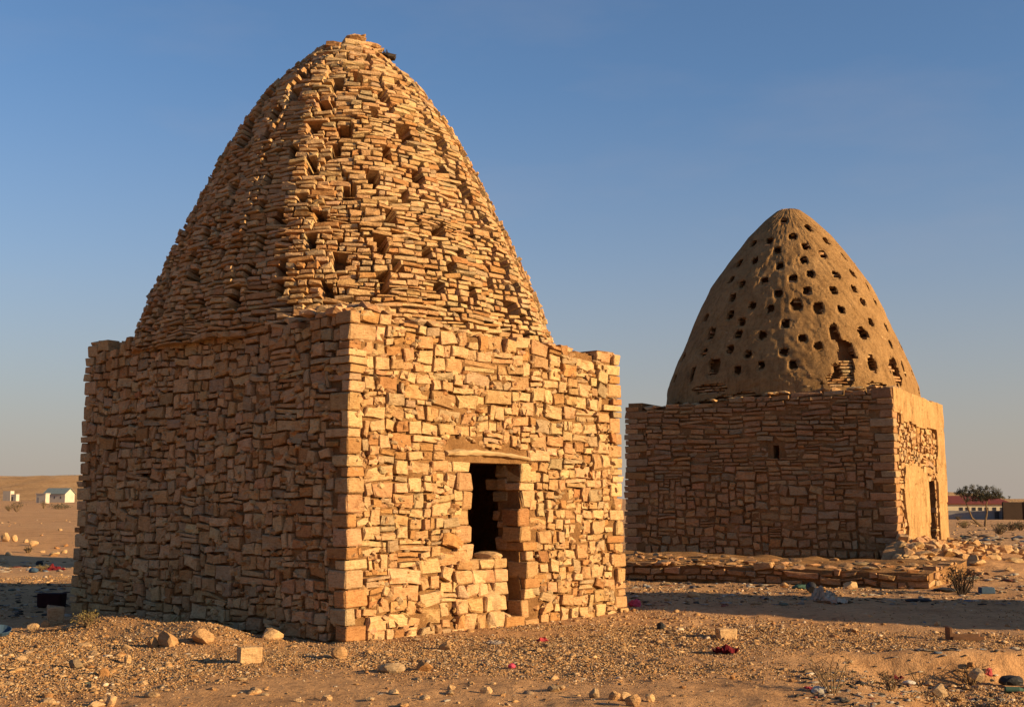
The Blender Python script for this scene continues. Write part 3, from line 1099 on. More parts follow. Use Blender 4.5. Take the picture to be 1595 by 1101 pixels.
acc = Acc()
p = at_depth(597, 89, C1[1] - .1)
for k in range(26):
    d = rng.normal(0, 1, 3) * np.array([.05, .05, .03]); d[2] += rng.uniform(-.02, .08)
    o_ = p + rng.normal(0, .04, 3) * np.array([1.6, 1, .7])
    tube(acc, o_, o_ + d, .014, .005)
for k in range(14):
    s = rng.uniform(.04, .09)
    acc.add(p + rng.normal(0, .05, 3) * np.array([1.2, 1, .6]) + rock_shape(rng, ICO1, 4) * s * np.array([1.4, 1, .6]), ICO1F, (1, 1, 1))
tag(acc.build('twig_nest', M_TWIGD, None, loc=p), 'dark clump of twigs near the top of the bare stone dome', 'nest')

# ================================================================== the farther, plastered tomb
Z2 = 0.24
tomb2 = empty('domed_tomb', (C2[0], C2[1], Z2))
tag(tomb2, 'farther domed tomb with brown mud plastered dome full of square holes', 'tomb', 'domed tombs')
H2 = 3.75; BAT2 = 0.012
fL2 = Face(N2 + A2, N2, H2, BAT2, Z2)
fR2 = Face(N2, N2 + B2, H2, BAT2, Z2)
fB2 = Face(N2 + B2, N2 + A2 + B2, H2, BAT2, Z2)
fC2 = Face(N2 + A2 + B2, N2 + A2, H2, BAT2, Z2)
_, TL = fL2.uv(974, 634); _, TN = fL2.uv(1396, 602); _, TR = fR2.uv(1474, 629)
rng = np.random.default_rng(23)


def top_L2(u):
    t = u / S2
    return TL + (TN - TL) * float(sstep(.12, .8, t)) + .08 * float(noise2(u * 1.4, .2, 71)) + (.05 if .3 < t < .62 else 0) - .02
def top_R2(u):
    t = u / S2
    return TN + (TR - TN) * t + .05 * float(noise2(u * 1.6, .5, 72)) - (.10 if t > .55 else 0)


slit_u, slit_v = fL2.uv(1208, 704)
slit = lambda u, v: abs(u - slit_u) < .075 and abs(v - slit_v) < .19
d2l, _ = fR2.uv(1447, 800); d2r, _ = fR2.uv(1460, 800); _, d2t = fR2.uv(1452, 748)
hole2 = lambda u, v: d2l < u < d2r and v < d2t
w2l = core_slab(fL2, 'wall', tomb2, M_MUD, 81, hole=slit, top=top_L2, step=.07)
w2r = core_slab(fR2, 'wall', tomb2, M_MUD, 82, hole=hole2, top=top_R2, step=.08)
core_slab(fB2, 'wall', tomb2, M_MUD, 83, step=.3); core_slab(fC2, 'wall', tomb2, M_MUD, 84, step=.3)
q2n = quoins(TN, rng, (.12, .2), (.25, .35), (.4, .6)); q2l = quoins(TL, rng, (.12, .2), (.25, .35), (.4, .6)); q2r = quoins(TR - .1, rng, (.12, .2), (.2, .3), (.3, .4))
T_SLAB = np.array([.48, .27, .13]) * ALB


def tint2(r):
    k = r.random()
    t = T_SLAB if k < .55 else (T_MID if k < .8 else (T_GREY * .95 if k < .93 else T_RUST))
    return np.clip(t * r.normal(.97, .09) * (1 + r.normal(0, .02, 3)), .05, .7)


for (q_list, fl, fr) in ((q2n, fL2, fR2), (q2l, fC2, fL2)):
    for q in q_list:
        vs, fs = quoin_stone(fl, fr, q, rng, .008)
        mesh_obj('corner_stone', vs, fs, M_STONE, tomb2, np.tile(tint2(rng), (len(vs), 1)))


def style2(u, v):
    lim = 1.9 + .35 * float(noise2(u * .9, .1, 91)) * 2
    if v > lim: return ((.085, .15), (2.2, 4.5), (.16, .6), .0)
    return ((.12, .26), (.9, 2.0), (.13, .45), .04)


def lower_tint(r): return tint2(r)


st = lay_face(fL2, rng, rubble_fit(S2, H2 + .3, rng, style=style2), make_warp(95, .03), top_L2, [(q[0], q[1], q[3]) for q in q2l], [(q[0], q[1], q[2]) for q in q2n],
              lambda a, b, c, d: slit((a + c) / 2, (b + d) / 2) or (abs((a + c) / 2 - slit_u) < .075 + (c - a) / 2 and abs((b + d) / 2 - slit_v) < .17), gap=.009, rnd=.16, tintf=tint2, proud=(0, .02), tilt=.08)
fine = [s for s in st]
place_stones(fine, 'wall_stone', w2l, M_STONE, 200, 'wall_stones')


def plaster2(u, v):
    """where the sunlit wall still carries its plaster coat"""
    n = .24 * float(fbm(u * 1.5, v * 1.5, 99, 5))
    ud = (d2l + d2r) / 2
    if d2l - .03 < u < d2r + .08 and v < d2t + .12 + n: return False
    if u < .85 + n * 1.2 and v < TN - .55: return False
    if u < d2r + .25 + n and d2t - .05 + 1.0 * n < v < TN - .75 + n * .5 and v > 2.05 + n: return False
    if v < .12 + .8 * (n + .08): return False
    return True


st = lay_face(fR2, rng, rubble_fit(S2, H2 + .3, rng), make_warp(97, .03), top_R2, [(q[0], q[1], q[3]) for q in q2n], [],
              lambda a, b, c, d: (d2l - .02 < (a + c) / 2 < d2r + .02 and (b + d) / 2 < d2t) or (plaster2((a + c) / 2, (b + d) / 2) and plaster2(a, b) and plaster2(c, d)), gap=.009, rnd=.2, proud=(0, .016))
place_stones(st, 'wall_stone', w2r, M_STONE, 100, 'wall_stones')
# plaster coat
step = .045; nu = int(S2 / step); nv = int((H2 + .3) / step)
us = np.linspace(.05, S2 + .03, nu); vs_ = np.linspace(-.2, H2 + .1, nv)
F = np.zeros((nu, nv, 3)); B = np.zeros((nu, nv, 3)); mask = np.zeros((nu - 1, nv - 1), bool)
nz = .03 * fbm(us[:, None] * 1.5, vs_[None, :] * 1.5, 101, 3) - .03 * sstep(.12, .17, fbm(us[:, None] * 1.9, vs_[None, :] * 1.9, 103, 5))
for i, u in enumerate(us):
    for j, v in enumerate(vs_):
        ed = -.05 * max(0, (u - S2 + .25) / .25) ** 2
        F[i, j] = fR2.P(u, min(v, top_R2(u) + .02), .05 + nz[i, j] + ed); B[i, j] = fR2.P(u, min(v, top_R2(u) + .02), -.06)
        if i < nu - 1 and j < nv - 1: mask[i, j] = plaster2(u + step / 2, v + step / 2) and v < top_R2(u)
v, f = grid_shell(F, B, mask)
mesh_obj('plaster_coat', v, f, M_COAT, w2r, None, False)
# jamb stones of the narrow doorway
v = -.1
while v < d2t:
    h = rng.uniform(.16, .28)
    for uu, sg in ((d2l, -1), (d2r, 1)):
        for dep in (0, 1):
            c = fR2.P(uu + sg * .13 + rng.normal(0, .015), v + h / 2, -.14 - dep * .28)
            vs, fs = chamfer_box(c, np.stack([fR2.eu, -fR2.en, ZUP]), (.26, .27, h - .02), rng, .08, .03)
            mesh_obj('jamb_stone', vs, fs, M_STONE, tomb2, np.tile(tint(rng), (len(vs), 1)))
    v += h
lz = H2 - .35
pts = [fL2.P(.15, lz, -.1), fR2.P(.15, lz, -.1), fR2.P(S2 - .15, lz, -.1), fB2.P(S2 - .15, lz, -.1)]
vs = np.array(pts + [p - ZUP * .25 for p in pts])
mesh_obj('ledge', vs, [[0, 1, 2, 3], [7, 6, 5, 4], [0, 4, 5, 1], [1, 5, 6, 2], [2, 6, 7, 3], [3, 7, 4, 0]], M_MUD, tomb2)

prof2 = [(326, 1236, 1247), (329, 1221, 1256), (344, 1197, 1271), (371, 1170, 1300), (405, 1143, 1328), (449, 1109, 1361), (486, 1089, 1381), (534, 1065, 1403),
         (574, 1045, 1423), (605, 1033, 1435), (640, 1027, 1441)]
ax2 = (-A2 / S2, B2 / S2)
c2m = C2 + np.array([.09, 0])
D2 = Dome(c2m, ax2, fit_profile(prof2, C2[1]), 1, 1, 3.0, 2.35)

hz = [(770, 133), (887, 165), (812, 203), (702, 225), (625, 238), (972, 225), (870, 248), (738, 268), (952, 288), (860, 313), (632, 317), (1052, 295), (560, 328), (752, 338),
      (893, 375), (1012, 380), (1092, 375), (810, 398), (523, 403), (678, 410), (575, 422), (1160, 435), (1095, 443), (877, 453), (1000, 450), (743, 466), (532, 487), (1135, 505),
      (1198, 512), (827, 518, 44, 50), (622, 522), (928, 532, 42, 50), (707, 537), (1033, 541), (410, 577), (523, 567), (573, 597), (775, 605), (1172, 598), (1243, 622), (558, 653), (432, 652, 42, 50),
      (670, 657), (1003, 650, 40, 72), (1137, 650, 52, 52), (857, 673), (340, 655), (928, 707), (518, 723), (1067, 728, 64, 84), (1263, 700), (1310, 705), (400, 737), (602, 747),
      (770, 735), (305, 760), (443, 805, 52, 74), (663, 797), (813, 793), (1180, 790, 44, 62), (553, 820), (345, 838, 28, 70), (1018, 820, 36, 52), (265, 858), (1285, 800, 40, 70), (1322, 810, 24, 60), (1358, 815, 24, 60)]
holes2 = []
for h in hz:
    q = D2.find(960 + h[0] / 2.954, 300 + h[1] / 2.954)
    if q is None: continue
    w = (h[2] if len(h) > 2 else 34) / 2.954; hh = (h[3] if len(h) > 3 else 34) / 2.954
    holes2.append((q[0], q[1], w / 60.4 * .52, hh / 60.4 * .56))
vis = [h[0] for h in holes2]
# the far side carries the same pattern
for row in range(11):
    z = D2.zb + .45 + row * .4
    R_ = D2.R(.8, z); n_ = max(5, int(2 * math.pi * R_ / .85))
    for i in range(n_):
        th = 2 * math.pi * (i + .5 * (row % 2)) / n_
        p = D2.P(th, z)
        nr = p[:2] - D2.c; nr /= np.linalg.norm(nr); vd = p[:2] / np.linalg.norm(p[:2])
        if np.dot(nr, vd) > .05: holes2.append((th, z, .1, .1))

# plaster shell
th_f = math.atan2(float((-C2 / np.linalg.norm(C2)) @ ax2[1]), float((-C2 / np.linalg.norm(C2)) @ ax2[0]))
ths = np.concatenate([th_f + np.radians(np.linspace(-100, 100, 330)), th_f + np.radians(np.linspace(100, 260, 70))[1:-1]])
zs = np.linspace(D2.zb - .1, D2.zt - .005, 175)
flip2 = np.cross(np.append(ax2[0], 0), np.append(ax2[1], 0))[2] < 0
if flip2: ths = ths[::-1]
nu, nv = len(ths), len(zs)
F = np.zeros((nu, nv, 3)); B = np.zeros((nu, nv, 3)); mask = np.ones((nu, nv - 1), bool)
TH, ZZ = np.meshgrid(ths, zs, indexing='ij')
CT, SN = np.cos(TH), np.sin(TH)
RR = np.array([[D2.R(th, z) for z in zs] for th in ths])
DD = .022 * noise2(CT * 2.4 + 4, SN * 2.4 + ZZ * .8, 111) + 0.016 * noise2(CT * 9 + 4, SN * 9 + ZZ * 3.1, 112) + .018 * noise2(CT * 24, SN * 24 + ZZ * 8, 113)
DD -= .010 * sstep(.14, .19, fbm(CT * 5 + 2, SN * 5 + ZZ * 1.7, 114, 4)) + .006 * sstep(.16, .20, fbm(CT * 11 + 7, SN * 11 + ZZ * 3.3, 116, 3))
for (ht, hzv, hw, hh) in holes2:
    da = ((TH - ht + math.pi) % (2 * math.pi) - math.pi) * RR / hw; dz = (ZZ - hzv) / hh
    e = (np.abs(da) ** 3 + np.abs(dz) ** 3) ** (1 / 3)
    DD -= .03 * (1 - sstep(.85, 1.35, e))
    rag = .5 * noise2(da * 1.7 + ht * 31, dz * 1.7 + hzv * 17, 115)
    mask &= ~((e + rag < 1.0)[:, :-1])
low = D2.zb + .03 + .5 * noise2(CT * 3.2 + 1, SN * 3.2 + 7, 117) + .12 * noise2(CT * 14, SN * 14, 118)
mask &= ~((ZZ < low)[:, :-1])
for d_, A_ in ((DD, F), (np.full_like(DD, -.10), B)):
    rr_ = np.maximum(RR + d_, .005)
    A_[..., 0] = D2.c[0] + rr_ * (CT * ax2[0][0] + SN * ax2[1][0])
    A_[..., 1] = D2.c[1] + rr_ * (CT * ax2[0][1] + SN * ax2[1][1])
    A_[..., 2] = ZZ
# bigger fallen patch above the sunlit corner
for (zx, zy, rw, rh) in ((1060, 800, .2, .42), (1020, 865, .34, .18), (1285, 830, .24, .34), (1200, 890, .36, .1), (430, 905, .5, .14), (1045, 705, .16, .18)):
    q = D2.find(960 + zx / 2.954, 300 + zy / 2.954)
    if q is None: continue
    da = ((TH - q[0] + math.pi) % (2 * math.pi) - math.pi) * RR / rw; dz = (ZZ - q[1]) / rh
    mask &= ~((np.hypot(da, dz) + .7 * noise2(da * 2.5 + zx, dz * 2.5, 121) < 1)[:, :-1])
v, f = grid_shell(F, B, mask, wrap=True)
dome2 = mesh_obj('dome', v, f, M_PLASTER, tomb2)
# stone lining under the plaster
nth = 100; zz = np.linspace(D2.zb - .3, D2.zt - .12, 40); dv = []
for z in zz:
    for i in range(nth):
        th = 2 * math.pi * i / nth
        dv.append(D2.P(th, z, -min(.34, D2.R(th, z) * .8)))
df = []
for j in range(len(zz) - 1):
    for i in range(nth):
        q = [j * nth + i, j * nth + (i + 1) % nth, (j + 1) * nth + (i + 1) % nth, (j + 1) * nth + i]
        df.append(q[::-1] if flip2 else q)
df.append([(len(zz) - 1) * nth + i for i in range(nth)])
mesh_obj('dome_lining', dv, df, M_MUD, dome2)
acc = Acc()
z = D2.zb - .25
while z < D2.zt - .25:
    ch = rng.uniform(.06, .1); R_ = D2.R(.8, z + ch / 2)
    th = rng.uniform(0, .3); end = th + 2 * math.pi
    while th < end:
        w = rng.uniform(.16, .4); dth = w / R_; tc = th + dth / 2; th += dth
        p = D2.P(tc, z)
        nr = p[:2] - D2.c; nr /= np.linalg.norm(nr)
        if np.dot(nr, p[:2] / np.linalg.norm(p[:2])) > .25: continue
        inh = False
        for (ht, hzv, hw, hh) in holes2:
            if abs(z + ch / 2 - hzv) < hh * .9 and abs((tc - ht + math.pi) % (2 * math.pi) - math.pi) * R_ < hw * .9 + w * .4 and rng.random() < .9: inh = True; break
        if inh: continue
        en = np.append(nr, 0); eu = np.cross(ZUP, en); c = D2.P(tc, z + ch / 2, -.09 + rng.normal(0, .025))
        PP = lambda u, v, d, c=c, a=eu, n=en: c + a * u + ZUP * v + n * d
        poly = stone_outline(-w / 2, -ch / 2, w / 2, ch / 2, rng, lambda u, v, k: 0 * u, .006, .25, .03)
        vv, ff = block(poly, PP, .22, 0, rng, bev=.18)
        acc.add(vv, ff, tint(rng))
    z += ch
stuff(acc.build('dome_stones', M_STONE, dome2))
for k in range(60):
    face, top = ((fL2, top_L2), (fR2, top_R2))[k % 3 == 2]
    u = rng.uniform(.1, S2 - .1); s = rng.uniform(.06, .16)
    p = face.P(u, top(u) + .02, -rng.uniform(.1, .5))
    vs = p + (rock_shape(rng, ICO1, 5) * np.array([s * 1.5, s, s * .45])) @ rotm(rng).T
    mesh_obj('loose_stone', vs, ICO1F, M_STONE, tomb2, np.tile(tint(rng), (len(vs), 1)))
acc = Acc(); p = at_depth(1220, 331, C2[1])
tube(acc, p - ZUP * .12, p + V3(.0, 0, .05), .014, .012); tube(acc, p + V3(0, 0, .05), p + V3(-.04, 0, .1), .012, .009)
acc.build('stick', M_TWIGD, tomb2)

# low stone platform in front of the farther tomb
rng = np.random.default_rng(37)
pr = hit(1447, 917)[:2]; pdir = A2 / S2
E_ = 7.6
zb = float(terrain(*pr))
PH = .31
fPf = Face(pr + pdir * E_, pr, PH, .02, zb)
fPr = Face(pr, pr + B2 / S2 * 3.2, PH, .02, zb)
plat = empty('stone_platform', (*pr, zb))
tag(plat, 'low dry stone platform edge in front of the plastered tomb', 'platform')
def top_pf(u): return PH + .05 * float(noise2(u * 2, .3, 131)) - .03 + .05 * (1 - u / E_)
# body with an uneven top
nx, ny = 60, 26; F = np.zeros((nx, ny, 3)); B = np.zeros((nx, ny, 3))
for i in range(nx):
    for j in range(ny):
        u = E_ * i / (nx - 1); w = 4.2 * j / (ny - 1)
        q = pr + pdir * (E_ - u) * 1.0 + (B2 / S2) * (w + .06) - pdir * 0
        z = zb + top_pf(u) - .02 + w * .008 + .07 * float(fbm(u * 1.8, w * 1.8, 133, 3))
        F[i, j] = (q[0] , q[1], z); B[i, j] = (q[0], q[1], zb - .5)
v, f = grid_shell(F, B, np.ones((nx - 1, ny - 1), bool))
mesh_obj('platform_body', v, f, M_MUD, plat)
for face, Lf in ((fPf, E_), (fPr, 3.2)):
    rects = rubble_fit(Lf, PH + .05, rng, (.08, .16), (1.5, 3.6), (.15, .55), 0)
    stn = lay_face(face, rng, rects, make_warp(135, .03), lambda u: top_pf(u) if face is fPf else PH, [], [], None, gap=.007, rnd=.22, tintf=tint2, proud=(.0, .03), depth=.25, rot=.05)
    for a, v, f, t in stn: mesh_obj('stone', v, f, M_STONE, plat, np.tile(t, (len(v), 1)))
for k in range(150):
    u = rng.uniform(0, E_); w = abs(rng.normal(0, 1.5))
    if w > 3.6: continue
    q = pr + pdir * (E_ - u) + (B2 / S2) * w
    s = rng.uniform(.03, .13)
    p = V3(q[0], q[1], zb + top_pf(u) + w * .008 + s * .12)
    vs = p + (rock_shape(rng, ICO2, 7) * np.array([s * 1.5, s, s * rng.uniform(.22, .42)])) @ rotm(rng).T
    mesh_obj('top_stone', vs, ICO2F, M_STONE, plat, np.tile(tint2(rng) * .95, (len(vs), 1)))  # tint lowered slightly, painting shade onto the platform top

# ------------------------------------------------------------------ the third tomb, out of frame to the right, whose shadow crosses the ground
rng = np.random.default_rng(41)
mid = np.array([5.4, 18.4])
C3 = mid + SUN_H * 17.5
tomb3 = empty('domed_tomb', (C3[0], C3[1], 0))
tag(tomb3, 'third domed tomb, outside the picture on the right, casting the long shadow on the ground', 'tomb', 'domed tombs')
ang = math.atan2(SUN_H[1], SUN_H[0])
e1 = SUN_H; e2 = np.array([-SUN_H[1], SUN_H[0]]); hs = 2.5
f3 = [Face(C3 + a, C3 + b, 3.3, .012) for a, b in ((-hs * e1 - hs * e2, hs * e1 - hs * e2), (hs * e1 - hs * e2, hs * e1 + hs * e2), (hs * e1 + hs * e2, -hs * e1 + hs * e2), (-hs * e1 + hs * e2, -hs * e1 - hs * e2))]
for k, fc in enumerate(f3): core_slab(fc, 'wall', tomb3, M_PLASTER, 200 + k, hole=(lambda u, v: abs(u - hs) < .35 and v < 1.5) if k == 1 else None, off=0, step=.12)
D3 = Dome(C3, (e1, e2), (np.array([3.1, 4.2, 5.2, 6.1, 6.9, 7.4, 7.6]), np.array([2.5, 2.3, 1.95, 1.45, .9, .42, .05])), 1, 1, 2.3, 2.0)
dv = []; zz = np.linspace(3.1, 7.6, 40); nth = 72
for z in zz:
    for i in range(nth):
        th = 2 * math.pi * i / nth
        dv.append(D3.P(th, z, .04 * float(noise2(math.cos(th) * 4 + 3, math.sin(th) * 4 + z, 140))))
df = [[j * nth + i, j * nth + (i + 1) % nth, (j + 1) * nth + (i + 1) % nth, (j + 1) * nth + i] for j in range(len(zz) - 1) for i in range(nth)]
df.append([(len(zz) - 1) * nth + i for i in range(nth)])
mesh_obj('dome', dv, df, M_PLASTER, tomb3, None, True)

#__PART2__
# ------------------------------------------------------------------ gravel, stones and rubble
def hits(px, py):
    """ground points under many pixels at once"""
    x = (px - CX) / FPX; y = (CY - py) / FPX
    d = np.stack([x, math.cos(PITCH) - y * math.sin(PITCH), math.sin(PITCH) + y * math.cos(PITCH)], -1)
    z = np.zeros(len(px))
    for k in range(6):
        t = (z - EYE) / np.minimum(d[:, 2], -1e-3)
        X = d[:, 0] * t; Y = d[:, 1] * t
        z = terrain(X, Y)
    return np.stack([X, Y, z], -1)


def inside(P, n, a, b, m=0.0):
    """which ground points lie inside a tomb's footprint"""
    q = P[:, :2] - n
    la, lb = np.linalg.norm(a), np.linalg.norm(b)
    s = q @ (a / la); t = q @ (b / lb)
    return (s > -m) & (s < la + m) & (t > -m) & (t < lb + m)


OCT = np.array([[1, 0, 0], [0, 1, 0], [-1, 0, 0], [0, -1, 0], [0, 0, 1], [0, 0, -1]], float)
OCTF = [[0, 1, 4], [1, 2, 4], [2, 3, 4], [3, 0, 4], [1, 0, 5], [2, 1, 5], [3, 2, 5], [0, 3, 5]]


def scatter(name, P, size, mat, cols, rng, flat=.6, sink=.15, label=None, cat=None, nvar=10, elong=(1.0, 1.7), tiny=False):
    """one mesh of many small stones at points P"""
    base_v, base_f = (OCT, OCTF) if tiny else (ICO1, ICO1F)
    shapes = [(OCT * rng.uniform(.6, 1.2, (6, 1)) + rng.normal(0, .15, (6, 3))) if tiny else rock_shape(rng, ICO1, 5, .4, .8) for k in range(nvar)]
    n = len(P); nv = len(base_v)
    F0 = np.array(base_f)
    V = np.zeros((n, nv, 3)); T = np.zeros((n, nv, 3))
    var = rng.integers(0, nvar, n)
    base = np.stack(shapes)[var]
    sc = np.stack([size * rng.uniform(*elong, n), size * rng.uniform(.7, 1.1, n), size * flat * rng.uniform(.6, 1.3, n)], -1)
    base = base * sc[:, None, :]
    a = rng.uniform(0, 2 * math.pi, n); tl = rng.normal(0, .35, n)
    ca, sa, ct, st = np.cos(a)[:, None], np.sin(a)[:, None], np.cos(tl)[:, None], np.sin(tl)[:, None]
    x, y, z = base[..., 0], base[..., 1], base[..., 2]
    y2 = y * ct - z * st; z2 = y * st + z * ct
    V[..., 0] = x * ca - y2 * sa; V[..., 1] = x * sa + y2 * ca; V[..., 2] = z2
    V += P[:, None, :]; V[..., 2] += (size * flat * (1 - sink * 2) * .55)[:, None]
    T[:] = cols[:, None, :]
    f = (F0[None] + (np.arange(n) * nv)[:, None, None]).reshape(-1, 3)
    v = V.reshape(-1, 3)
    me = bpy.data.meshes.new(name)
    me.vertices.add(len(v)); me.vertices.foreach_set('co', v.ravel())
    me.loops.add(f.size); me.loops.foreach_set('vertex_index', f.ravel().astype(np.int32))
    me.polygons.add(len(f)); me.polygons.foreach_set('loop_start', np.arange(0, f.size, 3, dtype=np.int32))
    me.update(calc_edges=True)
    at = me.attributes.new('tint', 'FLOAT_COLOR', 'POINT')
    tt = np.ones((len(v), 4)); tt[:, :3] = T.reshape(-1, 3)
    at.data.foreach_set('color', tt.ravel())
    me.materials.append(mat)
    o = bpy.data.objects.new(name, me); COL.objects.link(o)
    o['kind'] = 'stuff'
    if label: o['label'] = label
    if cat: o['category'] = cat
    return o


rng = np.random.default_rng(77)
PAL = np.array([[.60, .39, .20], [.54, .33, .15], [.48, .275, .12], [.42, .235, .10], [.40, .20, .08], [.37, .25, .15], [.22, .145, .09], [.66, .50, .34]]) * ALB


def cols_for(n, rng, p=(.2, .2, .2, .12, .08, .1, .04, .06)):
    return PAL[rng.choice(len(PAL), n, p=p)] * rng.normal(1, .1, (n, 1))


def wedge(n, r0, r1, rng, half=26):
    r = np.sqrt(rng.uniform(r0 ** 2, r1 ** 2, n)); a = np.radians(rng.uniform(-half, half, n))
    return np.stack([r * np.sin(a), r * np.cos(a)], -1)


Ps = []; Ss = []
for (n, r0, r1, s0, s1, sparse) in ((210000, 8.6, 16, .005, .012, .55), (12000, 8.6, 17, .013, .028, .22), (800, 8.6, 19, .026, .05, .15), (70000, 14, 30, .008, .018, .4), (3000, 14, 27, .022, .045, .2), (7000, 22, 48, .018, .05, .22), (2500, 45, 110, .05, .12, .2)):
    q = wedge(n, r0, r1, rng)
    dn = fbm(q[:, 0] * .55, q[:, 1] * .8, 301, 3) + .5
    # the stony band before the shaded wall is denser; the trodden strip near the camera is barer
    band = np.exp(-((q[:, 1] - 12.4) / 1.1) ** 2) * (1 - sstep(.2, 2.2, q[:, 0]))
    path = np.exp(-((q[:, 1] - 10.4 - .1 * q[:, 0]) / .6) ** 2) * .5
    holw = (1 - sstep(-.2, .2, q[:, 1] - bank_line(q[:, 0]))) * sstep(3.3, 4, q[:, 0]) * (1 - np.exp(-((q[:, 1] - bank_line(q[:, 0])) / .35) ** 2))
    keep = rng.random(len(q)) < np.clip(sparse * .45 + .9 * (dn - .5) + .6 * band - path + .5 * holw, .02, 1)
    bk = (np.abs(q[:, 1] - bank_line(q[:, 0]) + .06) < .24) & (q[:, 0] > 3.4)
    keep &= ~(bk & (rng.random(len(q)) < .85))
    q = q[keep]
    P = np.stack([q[:, 0], q[:, 1], terrain(q[:, 0], q[:, 1])], -1)
    ok = ~(inside(P, N1, A1, B1, .02) | inside(P, N2, A2, B2))
    Ps.append(P[ok]); Ss.append(s0 * (s1 / s0) ** rng.random(ok.sum()))
P = np.concatenate(Ps); SZ = np.concatenate(Ss)
sm = SZ < .0135
scatter('gravel', P[~sm], SZ[~sm], M_STONE, cols_for((~sm).sum(), rng), rng, label='loose pebbles and gravel on the ground', cat='gravel')
scatter('fine_gravel', P[sm], SZ[sm] * 1.15, M_STONE, cols_for(sm.sum(), rng, (.16, .14, .16, .18, .08, .1, .10, .08)), rng, tiny=True, flat=.8, label='fine grit covering the ground', cat='gravel')


def rock_at(name, px, py, w, h, label, col=None, group=None, block_=False, tall=None, yaw=None, cat='stone'):
    """a stone at a pixel; w, h in photograph pixels"""
    p = hit(px, py + h * .5)
    k = np.linalg.norm(p - V3(0, 0, EYE)) / FPX
    W, Hh = w * k, h * k * 1.05
    dp = W * rng.uniform(.55, .85)
    if block_:
        a = rng.uniform(.3, .8) if yaw is None else yaw
        ax = np.array([[math.cos(a), math.sin(a), 0], [-math.sin(a), math.cos(a), 0], [0, 0, 1]])
        vs, fs = chamfer_box(V3(0, 0, 0), ax, (W * .8, dp * .8, Hh * 1.15), rng, .10, .06)
    else:
        vs = rock_shape(rng, ICO2, 9, .5, .85) * np.array([W / 2, dp / 2, Hh * .62]); fs = ICO2F
        a = rng.normal(0, .4)
        vs = vs @ np.array([[math.cos(a), math.sin(a), 0], [-math.sin(a), math.cos(a), 0], [0, 0, 1]])
        vs = vs @ rotm(rng).T if False else vs
    vs = vs + p + ZUP * (Hh * .34)
    t = tint(rng, (.5, .4, .05, .05)) if col is None else np.array(col)
    o = mesh_obj(name, vs, fs, M_STONE, None, np.tile(t, (len(vs), 1)), loc=p)
    return tag(o, label, cat, group)


rock_at('squared_stone', 388, 1020, 42, 24, 'squared pale stone block in front of the shaded wall, the largest on the mound', T_PALE, block_=True, yaw=.5)
rock_at('boulder', 318, 989, 38, 21, 'rounded tan boulder on the earth mound below the shaded wall', T_MID)
rock_at('boulder', 262, 994, 36, 22, 'long tilted stone with its left side in shadow on the earth mound', T_MID * .95)
rock_at('boulder', 238, 1000, 18, 16, 'small stone leaning left of the long tilted one', T_MID * .8)
rock_at('boulder', 424, 986, 34, 18, 'pale rounded stone on the mound, nearest to the tomb corner', T_PALE)
rock_at('squared_stone', 400, 971, 24, 15, 'small lit stone block close to the shaded wall', T_MID, block_=True)
rock_at('squared_stone', 334, 966, 22, 13, 'flat little stone block lying at the foot of the shaded wall', T_MID, block_=True)
rock_at('boulder', 322, 958, 9, 9, 'pebble beside the flat little block', T_PALE)
rock_at('squared_stone', 86, 958, 28, 26, 'upright grey block in the shade left of the near tomb', T_GREY, block_=True)
rock_at('boulder', 528, 1016, 26, 18, 'rough stone at the foot of the near corner', T_MID)
rock_at('boulder', 612, 1040, 44, 16, 'flat pale rock in the gravel before the sunlit wall', T_GREY * 1.1)
rock_at('boulder', 660, 1036, 28, 16, 'orange brown lump of rock in the gravel', T_RUST)
rock_at('boulder', 695, 1005, 24, 15, 'tan stone lying below the doorway wall', T_MID)
rock_at('squared_stone', 1130, 985, 34, 14, 'flat yellow stone block alone on the bare ground between the tombs', T_PALE * 1.05, block_=True, yaw=.25)
rock_at('boulder', 985, 1090, 26, 18, 'largest of the cluster of stones at the lower edge', T_MID)
rock_at('boulder', 958, 1083, 20, 15, 'left stone of the cluster at the lower edge', T_MID)
rock_at('boulder', 1012, 1086, 16, 12, 'right stone of the cluster at the lower edge', T_PALE)
rock_at('boulder', 975, 1084, 18, 13, 'middle stone of the cluster at the lower edge', T_PALE)
rock_at('boulder', 926, 1078, 18, 14, 'pointed pale stone left of the stone cluster', T_GREY)
rock_at('boulder', 757, 1074, 20, 10, 'low pale stone on the trodden ground', T_PALE)
rock_at('boulder', 703, 1069, 14, 8, 'small yellow stone on the trodden ground', T_PALE)
rock_at('boulder', 508, 1086, 18, 9, 'small pale stone near the lower edge below the near corner', T_PALE)
rock_at('boulder', 174, 1091, 18, 16, 'upright pale stone at the lower left edge', T_PALE)
rock_at('boulder', 150, 1096, 26, 9, 'flat pale stone beside the upright one', T_PALE)
rock_at('boulder', 162, 1046, 16, 12, 'orange stone in the left gravel', T_RUST)
rock_at('boulder', 118, 1033, 30, 13, 'dark sided rock in the left gravel', T_GREY * .75)
rock_at('boulder', 198, 1026, 12, 13, 'upright pale stone in the left gravel', T_PALE)
rock_at('boulder', 52, 976, 18, 10, 'pale stone at the edge of the tomb shadow', T_PALE)
rock_at('boulder', 70, 971, 16, 11, 'tan stone behind the pale one at the shadow edge', T_MID)
rock_at('boulder', 1520, 1036, 24, 16, 'wedge shaped pale rock at the foot of the earth bank', T_GREY * 1.2)
rock_at('boulder', 1464, 1076, 24, 20, 'round stone in the rubbish below the earth bank', T_GREY * 1.15)
rock_at('boulder', 1080, 926, 20, 10, 'yellow stone in the long shadow band', T_PALE)
rock_at('boulder', 1307, 908, 18, 11, 'left of two stones at the foot of the platform', T_MID)
